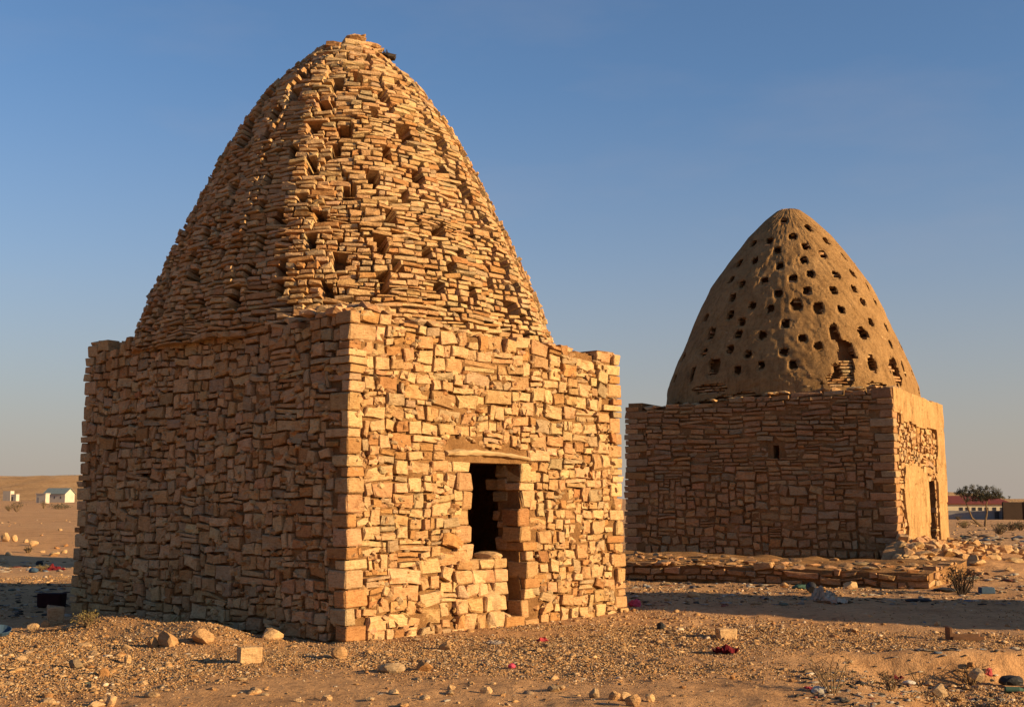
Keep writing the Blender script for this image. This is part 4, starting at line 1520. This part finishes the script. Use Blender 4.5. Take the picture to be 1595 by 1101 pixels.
rock_at('boulder', 1325, 911, 22, 11, 'right of two stones at the foot of the platform', T_PALE)
rock_at('boulder', 1143, 903, 12, 8, 'small tan stone in the gravel before the platform', T_PALE)
rock_at('boulder', 1222, 911, 14, 8, 'flat tan stone beside the white can', T_MID)
rock_at('boulder', 1140, 1054, 10, 7, 'orange pebble on the bare ground', T_RUST)
rock_at('boulder', 1460, 970, 11, 6, 'pale stone near the long shadow edge', T_PALE)
# hand-sized stones lying about
n_ = 0
while n_ < 75:
    px = rng.uniform(0, 1595); py = rng.uniform(968, 1100)
    if px > 1000 and rng.random() < .6: continue
    p = hit(px, py)
    if inside(p[None], N1, A1, B1, .1)[0]: continue
    s = rng.uniform(.025, .055)
    vs = rock_shape(rng, ICO2 if s > .04 else ICO1, 7, .45, .8) * np.array([s * rng.uniform(1, 1.6), s, s * .7]); fs = ICO2F if s > .04 else ICO1F
    vs = vs @ rotm(rng).T + p + ZUP * s * .12
    tk = int(rng.choice(4, p=(.45, .35, .08, .12)))
    o = mesh_obj('loose_stone', vs, fs, M_STONE, None, np.tile((T_PALE, T_MID, T_RUST, T_GREY)[tk] * rng.normal(.95, .06), (len(vs), 1)), loc=p)
    where = 'in the gravel before the shaded wall' if px < 500 else ('in the gravel before the sunlit wall' if px < 960 else ('on the bare ground between the tombs' if px < 1250 else 'at the lower right among the rubbish'))
    if py > 1065: where = 'near the lower edge, ' + ('left' if px < 420 else 'below the near tomb' if px < 900 else 'right of the stone cluster' if px < 1250 else 'at the right')
    tag(o, ('larger ' if s > .04 else 'small ') + ('pale', 'tan', 'orange brown', 'grey')[tk] + ' loose stone ' + where, 'stone', 'hand sized stones scattered in the foreground')
    n_ += 1
# bigger stones on the plain at left, beyond the tomb shadow
for i_, (px, py, w, h) in enumerate(((8, 836, 16, 14), (22, 838, 10, 10), (52, 846, 14, 8), (84, 862, 18, 7), (40, 842, 8, 5), (100, 858, 10, 6), (14, 862, 12, 5), (66, 858, 9, 5))):
    rock_at('boulder', px, py, w, h, ['large pale stone at the left edge of the plain beyond the shadow', 'pale stone right of the large one at the left edge', 'broad flat stone on the left plain', 'long low stone near the wall edge on the left plain', 'small stone between the two broad ones on the left plain', 'small stone close to the shaded wall edge on the left plain', 'flat stone at the left edge just above the shadow', 'small flat stone just above the red clothes'][i_], T_PALE, 'stones on the left plain')

# fallen stones heaped along the sunlit wall of the farther tomb
heap = empty('rubble_heap', (*(N2 + B2 * .35 + np.array([.9, -.5])), float(terrain(*(N2 + B2 * .35)))))
tag(heap, 'heap of fallen stones along the sunlit plastered wall of the farther tomb', 'rubble')
eB = B2 / S2; eN = np.array([eB[1], -eB[0]])


def heap_h(u, w):
    h = .40 * np.exp(-(np.maximum(w, 0) / 1.15) ** 1.5) * (.75 + .5 * fbm(u * 1.1, w * 1.1, 401, 2)) * (1 - sstep(5.6, 7.6, u))
    h = h + .12 * np.exp(-((u + .4) / 1.2) ** 2 - ((w - .9) / 1.3) ** 2)
    return h


us = np.linspace(-3.4, 8, 70); ws = np.linspace(-.15, 4.2, 40)
U, W = np.meshgrid(us, ws, indexing='ij')
X = N2[0] + eB[0] * U + eN[0] * W; Y = N2[1] + eB[1] * U + eN[1] * W
Zg = terrain(X, Y)
edge = sstep(-2.2, -.4, U) * (1 - sstep(2.6, 4.2, W)) 
Zh = Zg - .12 + (heap_h(U, W) + .22) * edge + .05 * fbm(U * 3, W * 3, 405, 2) * edge
G = np.stack([X, Y, Zh], -1)
nu, nv = G.shape[:2]
fs = [[i * nv + j, i * nv + j + 1, (i + 1) * nv + j + 1, (i + 1) * nv + j] for i in range(nu - 1) for j in range(nv - 1)]
fs = [q[::-1] for q in fs]
mesh_obj('earth', G.reshape(-1, 3), fs, M_GROUND, heap, None, True)
for k in range(290):
    u = rng.uniform(-1.6, 6.2); w = abs(rng.normal(0, 1.0))
    if u < -.3 and w < .0: continue
    if w > 3.4: continue
    x = N2[0] + eB[0] * u + eN[0] * w; y = N2[1] + eB[1] * u + eN[1] * w
    ed = float(sstep(-2.2, -.4, u) * (1 - sstep(2.6, 4.2, w)))
    z = float(terrain(x, y)) - .12 + (float(heap_h(u, w)) + .22) * ed
    s = rng.uniform(.05, .155) * (1.2 if rng.random() < .15 else 1)
    vs = rock_shape(rng, ICO2, 13, .36, .7) * np.array([s * rng.uniform(1, 1.5), s, s * rng.uniform(.4, .8)])
    vs = vs @ rotm(rng, rng.random() < .7).T + V3(x, y, z + s * .25)
    mesh_obj('stone', vs, ICO2F, M_STONE, heap, np.tile(tint(rng, (.55, .3, .1, .05)), (len(vs), 1)))
for (px, py, w, h) in ((1432, 878, 60, 16), (1400, 868, 26, 16), (1440, 862, 40, 12), (1455, 850, 20, 18), (1505, 880, 30, 22), (1480, 895, 36, 18)):
    p = at_depth(px, py, 27.2 if px < 1450 else 28.0); k = 28 / FPX
    vs = rock_shape(rng, ICO2, 8, .5, .85) * np.array([w * k / 2, .28, h * k / 2]) + p
    mesh_obj('stone', vs, ICO2F, M_STONE, heap, np.tile(T_PALE, (len(vs), 1)))

# ------------------------------------------------------------------ litter
def plastic(name, col, rough=.5): return plain_mat(name, col, rough, .4, .2, 25, .004)


M_RED = plastic('red_plastic', (.40, .025, .03), .7); M_DRED = plain_mat('dark_red_cloth', (.13, .012, .016), .9, .1, .3, 30)
M_BLUE = plastic('blue_plastic', (.035, .075, .13), .85); M_BLACK = plain_mat('black_scrap', (.02, .018, .018), .7, .3, .3, 20)
M_WHITE = plastic('white_plastic', (.50, .45, .38), .8); M_GREEN = plastic('green_plastic', (.045, .10, .065), .8)
M_SACK = plain_mat('beige_sack', (.42, .33, .24), .9, .1, .3, 14); M_BROWN = plain_mat('brown_wood', (.16, .075, .035), .8, .2, .3, 12)
M_BLACKRED = plain_mat('black_red_card', (.035, .012, .012), .9, .1)
M_PINK = plastic('pink_plastic', (.55, .05, .10), .7)


def crumple(name, px, py, w, h, mat, label, cat, seed, amp=.35, flat=1.0, sub=ICO3, subf=ICO3F):
    r = np.random.default_rng(seed)
    p = hit(px, py + h * .5)
    k = np.linalg.norm(p - V3(0, 0, EYE)) / FPX
    v = sub.copy()
    for m in range(5):
        n = r.normal(size=(7, 3)); n /= np.linalg.norm(n, axis=1)[:, None]
        for q in n:
            d = v @ q
            v = v + np.outer(amp * .16 * np.sin(d * (4 + 3 * m) + r.uniform(0, 6)), q) / (1 + .5 * m)
    v *= np.array([w * k / 2, w * k * .33, h * k * .62 * flat]) / np.abs(v).max(0)
    v[:, 2] = np.maximum(v[:, 2], -h * k * .35)
    o = mesh_obj(name, v + p + ZUP * h * k * .34, subf, mat, None, None, False, loc=p)
    return tag(o, label, cat)


def sheet(name, px, py, w, h, mat, label, cat, seed, lift=.6):
    """a crumpled piece of cloth or film lying on the ground"""
    r = np.random.default_rng(seed)
    p = hit(px, py + h * .5); k = np.linalg.norm(p - V3(0, 0, EYE)) / FPX
    n = 18; a = np.linspace(-1, 1, n)
    A, Bq = np.meshgrid(a, a, indexing='ij')
    x = A + .25 * fbm(A * 1.5 + seed, Bq * 1.5, seed, 2); y = Bq + .25 * fbm(A * 1.5, Bq * 1.5 + seed, seed + 3, 2)
    z = np.abs(fbm(A * 2.0 + seed, Bq * 2.0, seed + 5, 3)) * 1.5 * (1.15 - np.hypot(A, Bq) * .6)
    an = r.uniform(0, 3)
    X = (x * math.cos(an) - y * math.sin(an)) * w * k * .42; Y = (x * math.sin(an) + y * math.cos(an)) * w * k * .42
    Z = np.maximum(z * h * k * 1.5 * lift, .004)
    F_ = np.stack([X, Y, Z], -1) + p; B_ = F_ - ZUP * .004
    out = np.hypot(A, Bq)[:-1, :-1] + .5 * noise2(A * 2 + seed, Bq * 2, seed + 9)[:-1, :-1] < 1.05
    v, f = grid_shell(F_, B_, out)
    o = mesh_obj(name, v, f, mat, None, None, False, loc=p)
    return tag(o, label, cat)


crumple('plastic_bag', 989, 938, 20, 13, M_PINK, 'bright red pink plastic bag by the sunlit corner of the near tomb', 'bag', 5, .6)
sheet('cloth_scrap', 1130, 1009, 46, 16, M_DRED, 'crumpled dark red cloth lying on the bare ground', 'cloth', 6, .9)
sheet('cloth_scrap', 845, 993, 22, 10, M_RED, 'tangle of red cloth below the doorway', 'cloth', 7)
crumple('plastic_scrap', 797, 1036, 12, 8, M_PINK, 'small pink scrap in the gravel', 'litter', 8)
crumple('black_scrap', 1030, 974, 14, 12, M_BLACK, 'small black scrap beside the near tomb', 'litter', 9, .6)
sheet('cloth_scrap', 1050, 978, 22, 5, M_BROWN, 'brown rag next to the black scrap', 'cloth', 10)
crumple('plastic_bag', 1540, 1052, 12, 17, M_RED, 'small red plastic bag in the rubbish below the earth bank', 'bag', 11, .6)
sheet('plastic_sheet', 1393, 1046, 30, 9, M_DRED, 'dark red rag in the rubbish below the earth bank', 'cloth', 12)
crumple('plastic_bag', 52, 887, 14, 8, M_BLUE, 'blue plastic bag at the far edge of the left shadow', 'bag', 13)
sheet('cloth_heap', 80, 881, 44, 12, M_DRED, 'heap of dark red clothes in the narrow shadow at left', 'cloth', 14, .55)
crumple('black_scrap', 62, 875, 12, 7, M_BLACK, 'black bundle on top of the red clothes', 'litter', 15)
crumple('plastic_sheet', 1248, 913, 32, 8, M_GREEN, 'green plastic scrap in front of the platform', 'litter', 16)
sheet('sack', 1300, 934, 58, 9, M_SACK, 'flat beige sack lying in the long shadow', 'sack', 17, 1.0)
sheet('sack', 1282, 926, 40, 18, M_SACK, 'propped beige sack behind the flat one', 'sack', 18, 1.3)
sheet('plastic_sheet', 775, 998, 36, 7, M_SACK, 'dusty grey plastic sheet lying below the doorway', 'litter', 19, .6)
crumple('plastic_bag', 1470, 918, 36, 7, M_BLACK, 'black plastic strip in the long shadow', 'litter', 20)
crumple('plastic_bag', 1432, 934, 40, 5, M_BLACK, 'flat black bag in the long shadow', 'litter', 21)
crumple('plastic_bag', 1585, 872, 46, 8, M_BLACK, 'dark heap of bags on the far right ground', 'litter', 22)
crumple('plastic_bag', 1275, 1072, 26, 12, M_WHITE, 'white packaging caught at the dry twigs', 'litter', 23, .6)
sheet('paper_scrap', 1262, 1068, 22, 8, M_RED, 'red and white wrapper at the dry twigs', 'litter', 24)
crumple('plastic_scrap', 1416, 1062, 20, 6, M_WHITE, 'pale flattened plastic bottle below the earth bank', 'litter', 25)
crumple('black_scrap', 1340, 1063, 12, 7, M_BLACK, 'small black scrap between the dry bushes', 'litter', 26)
crumple('black_scrap', 1575, 1054, 36, 14, M_BLACK, 'black plastic bag at the right edge below the bank', 'litter', 27)


def lathe(name, px, py, prof, mat, label, cat, lean=0.0, yaw=0.0, n=16):
    p = hit(px, py); vs = []; fs = []
    R = np.array([[1, 0, 0], [0, math.cos(lean), -math.sin(lean)], [0, math.sin(lean), math.cos(lean)]])
    Rz = np.array([[math.cos(yaw), -math.sin(yaw), 0], [math.sin(yaw), math.cos(yaw), 0], [0, 0, 1]])
    for (r, z) in prof:
        for k in range(n):
            a = 2 * math.pi * k / n; vs.append((r * math.cos(a), r * math.sin(a), z))
    for j in range(len(prof) - 1):
        for k in range(n): fs.append([j * n + k, j * n + (k + 1) % n, (j + 1) * n + (k + 1) % n, (j + 1) * n + k])
    fs.append(list(range(n))[::-1]); fs.append([(len(prof) - 1) * n + k for k in range(n)])
    vs = np.array(vs) @ R.T @ Rz.T
    vs[:, 2] -= vs[:, 2].min()
    return tag(mesh_obj(name, vs + p, fs, mat, None, None, False, loc=p), label, cat)


lathe('tin_can', 1232, 909, [(.05, 0), (.052, .005), (.052, .12), (.046, .125), (.046, .11)], M_WHITE, 'white tin can lying before the platform', 'can', 1.4, .3)
lathe('bucket', 1265, 924, [(.06, 0), (.085, .17), (.09, .175), (.08, .175), (.05, .02)], M_BLACK, 'black bucket lying open in the long shadow', 'bucket', 1.35, 3.0)
lathe('bowl', 1, 992, [(.05, 0), (.09, .035), (.115, .085), (.108, .088), (.085, .04), (.03, .015)], M_BLUE, 'blue bowl with brown inside cut by the left edge', 'bowl', .35, .5)
lathe('plastic_bottle', 1565, 1078, [(.024, 0), (.028, .01), (.028, .13), (.012, .17), (.012, .19)], M_GREEN, 'green plastic bottle lying in the lower right rubbish', 'bottle', 1.57, 1.4)
# a dark red box and a blue tub
for (name, px, py, w, h, mat, label, cat) in (('box', 80, 945, 34, 20, M_BLACKRED, 'dark red box in the deep shade beside the near tomb', 'box'), ('plastic_tub', 1537, 924, 20, 9, M_BLUE, 'blue plastic tub in the long shadow at right', 'tub')):
    p = hit(px, py); k = np.linalg.norm(p) / FPX
    W = w * k; D = W * .7; Hb = h * k
    vs, fs = chamfer_box(p + ZUP * Hb * .5, np.eye(3), (W, D, Hb), rng, .08, .03)
    tag(mesh_obj(name, vs, fs, mat, None, None, False, loc=p), label, cat)
# dark wooden trough like piece on the bare ground
p = hit(1478, 996); k = np.linalg.norm(p) / FPX
o = empty('broken_crate', p)
for c, dim in ((V3(0, 0, .07), (.03, .16, .15)), (V3(.19, .06, .03), (.36, .03, .06)), (V3(.19, -.08, .02), (.36, .03, .05))):
    vs, fs = chamfer_box(p + c, np.eye(3), dim, rng, .1, .05)
    mesh_obj('board', vs, fs, M_BROWN, o)
tag(o, 'broken dark wooden crate on the bare ground at right', 'crate')

# fine scattered rubbish
M_LIT = stone_mat('litter_bits', .2)
LC = np.array([[.50, .42, .32], [.36, .30, .24], [.14, .16, .19], [.06, .05, .04], [.26, .09, .06], [.13, .15, .11], [.30, .19, .10], [.22, .18, .15]]) * ALB
PX = []; PY = []; SZs = []
for (n, x0, x1, y0, y1, s0, s1) in ((330, 975, 1595, 912, 942, .015, .05), (120, 0, 106, 908, 962, .015, .05), (60, 0, 106, 874, 890, .03, .08), (300, 1240, 1595, 1045, 1101, .010, .032), (200, 1488, 1595, 826, 905, .03, .09),
                                    (160, 975, 1450, 900, 915, .02, .06), (250, 0, 1595, 960, 1100, .008, .02), (25, 1488, 1595, 834, 846, .1, .18)):
    PX.append(rng.uniform(x0, x1, n)); PY.append(rng.uniform(y0, y1, n)); SZs.append(rng.uniform(s0, s1, n))
PX = np.concatenate(PX); PY = np.concatenate(PY); SZs = np.concatenate(SZs)
P = hits(PX, PY)
ok = ~(inside(P, N1, A1, B1, .05) | inside(P, N2, A2, B2, .3))
P = P[ok]; SZs = SZs[ok]
scatter('litter', P, SZs, M_LIT, LC[rng.choice(8, len(P), p=[.16, .2, .05, .22, .04, .04, .2, .09])] * rng.normal(1, .1, (len(P), 1)), rng, flat=.35, label='small bits of rubbish strewn on the ground', cat='litter', elong=(1, 2.6))


# ------------------------------------------------------------------ dry shrubs
M_LEAF = plain_mat('grey_green_leaf', (.085, .08, .05), .8, .15, .35, 3)
M_DRYLEAF = plain_mat('dry_yellow_leaf', (.26, .20, .07), .8, .15, .35, 3)


def leaf_faces(acc, C, rad, n, size, rng):
    for k in range(n):
        d = rng.normal(size=3); d /= np.linalg.norm(d)
        p = C + d * rad * rng.random() ** .45
        a = rng.normal(size=3); a /= np.linalg.norm(a); b = np.cross(a, d); b /= np.linalg.norm(b) + 1e-6
        s = size * rng.uniform(.6, 1.4)
        acc.add([p - a * s, p + b * s * .6, p + a * s, p - b * s * .5], [[0, 1, 2, 3]], (1, 1, 1))


def dry_shrub(px, py, h, w, n, label, mat=M_TWIG, leaf=None, nleaf=0, seed=1, thick=.006, name='dry_shrub', group=None):
    r = np.random.default_rng(seed)
    p = hit(px, py); k = np.linalg.norm(p - V3(0, 0, EYE)) / FPX
    H = h * k; W = w * k / 2
    o = empty(name, p); acc = Acc(); lac = Acc()
    for i in range(n):
        a = r.uniform(0, 2 * math.pi); sp = r.random() ** .6 * W
        end = p + V3(math.cos(a) * sp, math.sin(a) * sp, H * r.uniform(.5, 1))
        st = p + V3(math.cos(a), math.sin(a), 0) * W * .12
        mid = st * .5 + end * .5 + r.normal(0, 1, 3) * W * .12
        tube(acc, st - ZUP * .02, mid, thick, thick * .75, 4); tube(acc, mid, end, thick * .75, thick * .35, 4)
        for q in range(3):
            t = r.uniform(.2, .9); b = mid * (1 - t) + end * t
            e2 = b + r.normal(0, 1, 3) * np.array([W * .3, W * .3, H * .12]) + ZUP * H * .12
            tube(acc, b, e2, thick * .5, thick * .25, 3)
            if leaf is not None: leaf_faces(lac, e2, W * .18, nleaf, max(.006, W * .05), r)
    acc.build('twigs', mat, o)
    if leaf is not None: lac.build('leaves', leaf, o)
    return tag(o, label, 'shrub', group)


dry_shrub(1296, 1078, 52, 80, 16, 'large bare twiggy bush in the right foreground', seed=2)
dry_shrub(1388, 1074, 30, 42, 16, 'small bare bush below the earth bank', seed=3)
dry_shrub(1512, 1066, 28, 50, 22, 'bare bush at the foot of the earth bank', seed=4)
dry_shrub(1432, 1056, 26, 40, 10, 'thin bare twigs against the earth bank', seed=5, thick=.004)
dry_shrub(136, 976, 20, 36, 26, 'green yellow tuft growing at the shadow edge left of the near tomb', leaf=M_DRYLEAF, nleaf=10, seed=6)
dry_shrub(1498, 926, 38, 54, 30, 'dark bush at the end of the platform', mat=M_TWIGD, leaf=M_TWIGD, nleaf=6, seed=7, thick=.01)
dry_shrub(66, 889, 8, 18, 16, 'yellow grass tuft beside the blue bag', leaf=M_DRYLEAF, nleaf=8, seed=8)
dry_shrub(470, 968, 24, 50, 14, 'thin dry weeds at the foot of the shaded wall', seed=9, thick=.004)
for i, (px, py, h, w) in enumerate(((26, 797, 14, 18), (14, 796, 7, 14), (68, 792, 12, 10), (44, 861, 9, 12), (92, 793, 6, 30), (1450 + 120, 826, 10, 36), (1558, 832, 12, 22), (1502, 822, 9, 20), (1590, 826, 12, 20), (1515, 852, 10, 30), (1492, 810, 6, 10))):
    dry_shrub(px, py, h, w, 26, ('olive desert shrub on the plain, place %d along the view' % i) if False else
              ['largest olive shrub on the left plain', 'low olive shrub left of the largest one', 'olive shrub in front of the white house', 'little dark shrub on the left plain', 'row of low shrubs before the white house',
               'green shrub right of the acacia tree', 'green shrub below the acacia tree', 'pale grass tuft left of the acacia trunk', 'shrub at the right edge of the plain', 'dry tuft among the far rubbish', 'dark shrub beside the far plastered corner'][i],
              leaf=M_LEAF if i not in (7, 9) else M_DRYLEAF, nleaf=6, seed=30 + i, thick=.02, name='desert_shrub', group='shrubs on the plain')

# ------------------------------------------------------------------ acacia tree beyond the farther tomb
r = np.random.default_rng(55)
p = hit(1533, 820); k = np.linalg.norm(p) / FPX
tree = empty('acacia_tree', p)
tag(tree, 'flat topped acacia tree with leaning double trunk before the red roofed house', 'tree')
def tp(px, py, dy=0.0): return V3(p[0] + (px - 1533) * k, p[1] + dy, p[2] + (820 - py) * k)
acc = Acc()
def limb(pts, r0, r1):
    m = len(pts) - 1
    for i in range(m): tube(acc, pts[i], pts[i + 1], r0 + (r1 - r0) * i / m, r0 + (r1 - r0) * (i + 1) / m, 6)
tw = k * 1.6
limb([tp(1533, 822), tp(1526, 817), tp(1516, 808), tp(1512, 797), tp(1508, 785)], tw * 1.3, tw * .6)
limb([tp(1534, 822), tp(1535, 812), tp(1538, 800), tp(1537, 790), tp(1540, 780)], tw * 1.1, tw * .5)
limb([tp(1524, 816), tp(1518, 815), tp(1513, 812)], tw * .9, tw * .4)
cl = [(1508, 768, 12), (1516, 764, 10), (1502, 770, 8), (1530, 768, 10), (1524, 775, 10), (1544, 766, 12), (1552, 771, 9), (1540, 777, 10), (1531, 782, 10), (1518, 781, 9), (1548, 778, 8), (1512, 774, 9), (1536, 773, 9), (1556, 775, 7), (1522, 768, 11), (1528, 774, 11), (1536, 766, 10), (1520, 777, 10), (1545, 772, 10), (1560, 778, 7), (1498, 773, 7), (1534, 779, 11)]
for (a, b, c) in cl:
    st = tp(*((1508, 785) if a < 1522 else (1540, 780)))
    en_ = tp(a, b, r.normal(0, 4) * k)
    limb([st, st * .5 + en_ * .5 + r.normal(0, 1.5, 3) * k, en_], tw * .45, tw * .15)
    for q in range(4): limb([st * .35 + en_ * .65, en_ + r.normal(0, c * .5, 3) * np.array([k, k, k * .5])], tw * .22, tw * .08)
acc.build('trunk', M_TWIG, tree)
lac = Acc()
for (a, b, c) in cl:
    for m in range(9):
        C_ = tp(a, b) + r.normal(0, 1, 3) * np.array([c * .5, 6, c * .16]) * k
        leaf_faces(lac, C_, c * k * .34, 46, k * .7, r)
lac.build('crown', M_LEAF, tree)

# ------------------------------------------------------------------ far houses
M_WALLW = plain_mat('white_wall_paint', (.54, .47, .38), .85, .2, .12, .8); M_CREAM = plain_mat('cream_wall_paint', (.72, .60, .40), .85, .2, .12, .8)
M_GRYW = plain_mat('grey_wall', (.28, .26, .25), .9, .1, .2, .8); M_ROOFG = plain_mat('grey_green_roof', (.20, .24, .23), .6, .3, .15, 1.2)
M_ROOFR = plain_mat('red_roof', (.20, .045, .035), .7, .3, .2, 1.2); M_DARK = plain_mat('dark_window', (.03, .03, .035), .4, .5, .2, 2)
M_BRN = plain_mat('dark_brown_wall', (.055, .035, .025), .9, .1, .3, .6)


def prism(name, base, ex, ey, pts, y0, y1, mat, parent):
    """outline pts (x, z) extruded along ey from y0 to y1"""
    n = len(pts)
    v = [base + ex * x + ZUP * z + ey * y0 for x, z in pts] + [base + ex * x + ZUP * z + ey * y1 for x, z in pts]
    f = [list(range(n)), [n + i for i in range(n)][::-1]] + [[(i + 1) % n, i, n + i, n + (i + 1) % n] for i in range(n)]
    return mesh_obj(name, v, f, mat, parent)


def house(name, px, py, yaw, label, cat='house'):
    p = hit(px, py)
    o = empty(name, p); tag(o, label, cat)
    return o, p, V3(math.cos(yaw), math.sin(yaw), 0), V3(-math.sin(yaw), math.cos(yaw), 0), np.linalg.norm(p) / FPX


box = lambda x0, x1, z0, z1: [(x0, z0), (x1, z0), (x1, z1), (x0, z1)]
o, b, ex, ey, k = house('white_house', 68, 782, -.30, 'white house with grey green gable roof below the left hill')
Lh, Dh, He, Hr = 36 * k, 22 * k, 12 * k, 20 * k
w_ = prism('wall', b, ex, ey, box(0, Lh, -1, He), 0, Dh, M_WALLW, o)
v = [b + ex * Lh + ZUP * He, b + ex * Lh + ey * Dh + ZUP * He, b + ex * Lh + ey * Dh / 2 + ZUP * (Hr - .15), b + ZUP * He, b + ey * Dh + ZUP * He, b + ey * Dh / 2 + ZUP * (Hr - .15)]
mesh_obj('gable', v, [[0, 1, 2], [5, 4, 3], [0, 2, 5, 3], [1, 4, 5, 2], [0, 3, 4, 1]], M_WALLW, o)
ov = .35
v = []
for x in (-ov, Lh + ov):
    for (y, z) in ((-ov, He - .1), (Dh / 2, Hr), (Dh + ov, He - .1)):
        v.append(b + ex * x + ey * y + ZUP * z); v.append(b + ex * x + ey * y + ZUP * (z + .12))
mesh_obj('roof', v, [[1, 7, 9, 3], [3, 9, 11, 5], [0, 2, 8, 6], [2, 4, 10, 8], [0, 6, 7, 1], [4, 5, 11, 10], [0, 1, 3, 2], [2, 3, 5, 4], [6, 8, 9, 7], [8, 10, 11, 9]], M_ROOFG, o)
for x in (.25, .48, .78):
    prism('window', b, ex, ey, box(Lh * x, Lh * x + 1.5 * k, He * .42, He * .72), -.03, .05, M_DARK, o)
o, b, ex, ey, k = house('white_annex', 56, 783, -.30, 'small flat roofed white block in front of the white house')
prism('wall', b, ex, ey, box(0, 16 * k, -1, 12.5 * k), 0, 9 * k, M_WALLW, o)
prism('roof', b, ex, ey, box(-.15, 16 * k + .15, 12.5 * k + .003, 12.5 * k + .25), -.15, 9 * k + .15, M_WALLW, o)
prism('door', b, ex, ey, box(3 * k, 5 * k, 0, 8 * k), -.03, .05, M_GRYW, o)
o, b, ex, ey, k = house('white_hut', 4, 780, -.30, 'stepped white hut at the left edge below the hill')
prism('wall', b, ex, ey, box(0, 13 * k, -1, 14 * k), 0, 8 * k, M_WALLW, o)
prism('side_room', b, ex, ey, box(13 * k + .003, 22 * k, -1, 9.5 * k), 1 * k, 8 * k, M_WALLW, o)
prism('door', b, ex, ey, box(15 * k, 16.8 * k, 0, 6 * k), 1 * k - .05, 1 * k + .02, M_DARK, o)

o, b, ex, ey, k = house('red_roofed_house', 1440, 806, -.12, 'cream house with red hipped roof behind the acacia tree')
Lh, Dh, He, Hr = 122 * k, 40 * k, 21 * k, 32 * k
prism('wall', b, ex, ey, box(0, Lh, -1, He), 0, Dh, M_CREAM, o)
ov = 3 * k
rb = [b + ex * x + ey * y + ZUP * He for x, y in ((-ov, -ov), (Lh + ov, -ov), (Lh + ov, Dh + ov), (-ov, Dh + ov))]
rt = [b + ex * x + ey * Dh / 2 + ZUP * Hr for x in (Dh * .5, Lh - Dh * .5)]
rl = [q - ZUP * .18 for q in rb]
mesh_obj('roof', rb + rt + rl, [[0, 1, 5, 4], [1, 2, 5], [2, 3, 4, 5], [3, 0, 4], [0, 6, 7, 1], [1, 7, 8, 2], [2, 8, 9, 3], [3, 9, 6, 0], [9, 8, 7, 6]], M_ROOFR, o)
for x in (50, 59, 68, 77, 86, 97, 108):
    prism('window', b, ex, ey, box(x * k, (x + 5) * k, He * .48, He * .72), -.04, .05, M_DARK, o)
o, b, ex, ey, k = house('yard_wall', 1440, 807, -.12, 'low grey yard wall before the red roofed house', 'wall')
b = b - ey * 6
prism('wall', b, ex, ey, box(0, 122 * k, -1, 10 * k), 0, .3, M_GRYW, o)
prism('coping', b, ex, ey, box(-.05, 122 * k + .05, 10 * k + .003, 10 * k + .15), -.05, .35, M_GRYW, o)
prism('gate', b, ex, ey, box(86 * k, 92 * k, 0, 9.5 * k), -.08, -.02, M_DARK, o)
o, b, ex, ey, k = house('boundary_wall', 1563, 809, .0, 'tall dark brown boundary wall at the right edge', 'wall')
prism('wall', b, ex, ey, box(0, 90 * k, -1, 25 * k), 0, .4, M_BRN, o)
for x in (0, 30, 60): prism('pier', b, ex, ey, box(x * k, (x + 2) * k, -1, 26 * k), -.1, -.003, M_BRN, o)

for ob in bpy.data.objects:
    if '_w' in ob: del ob['_w']
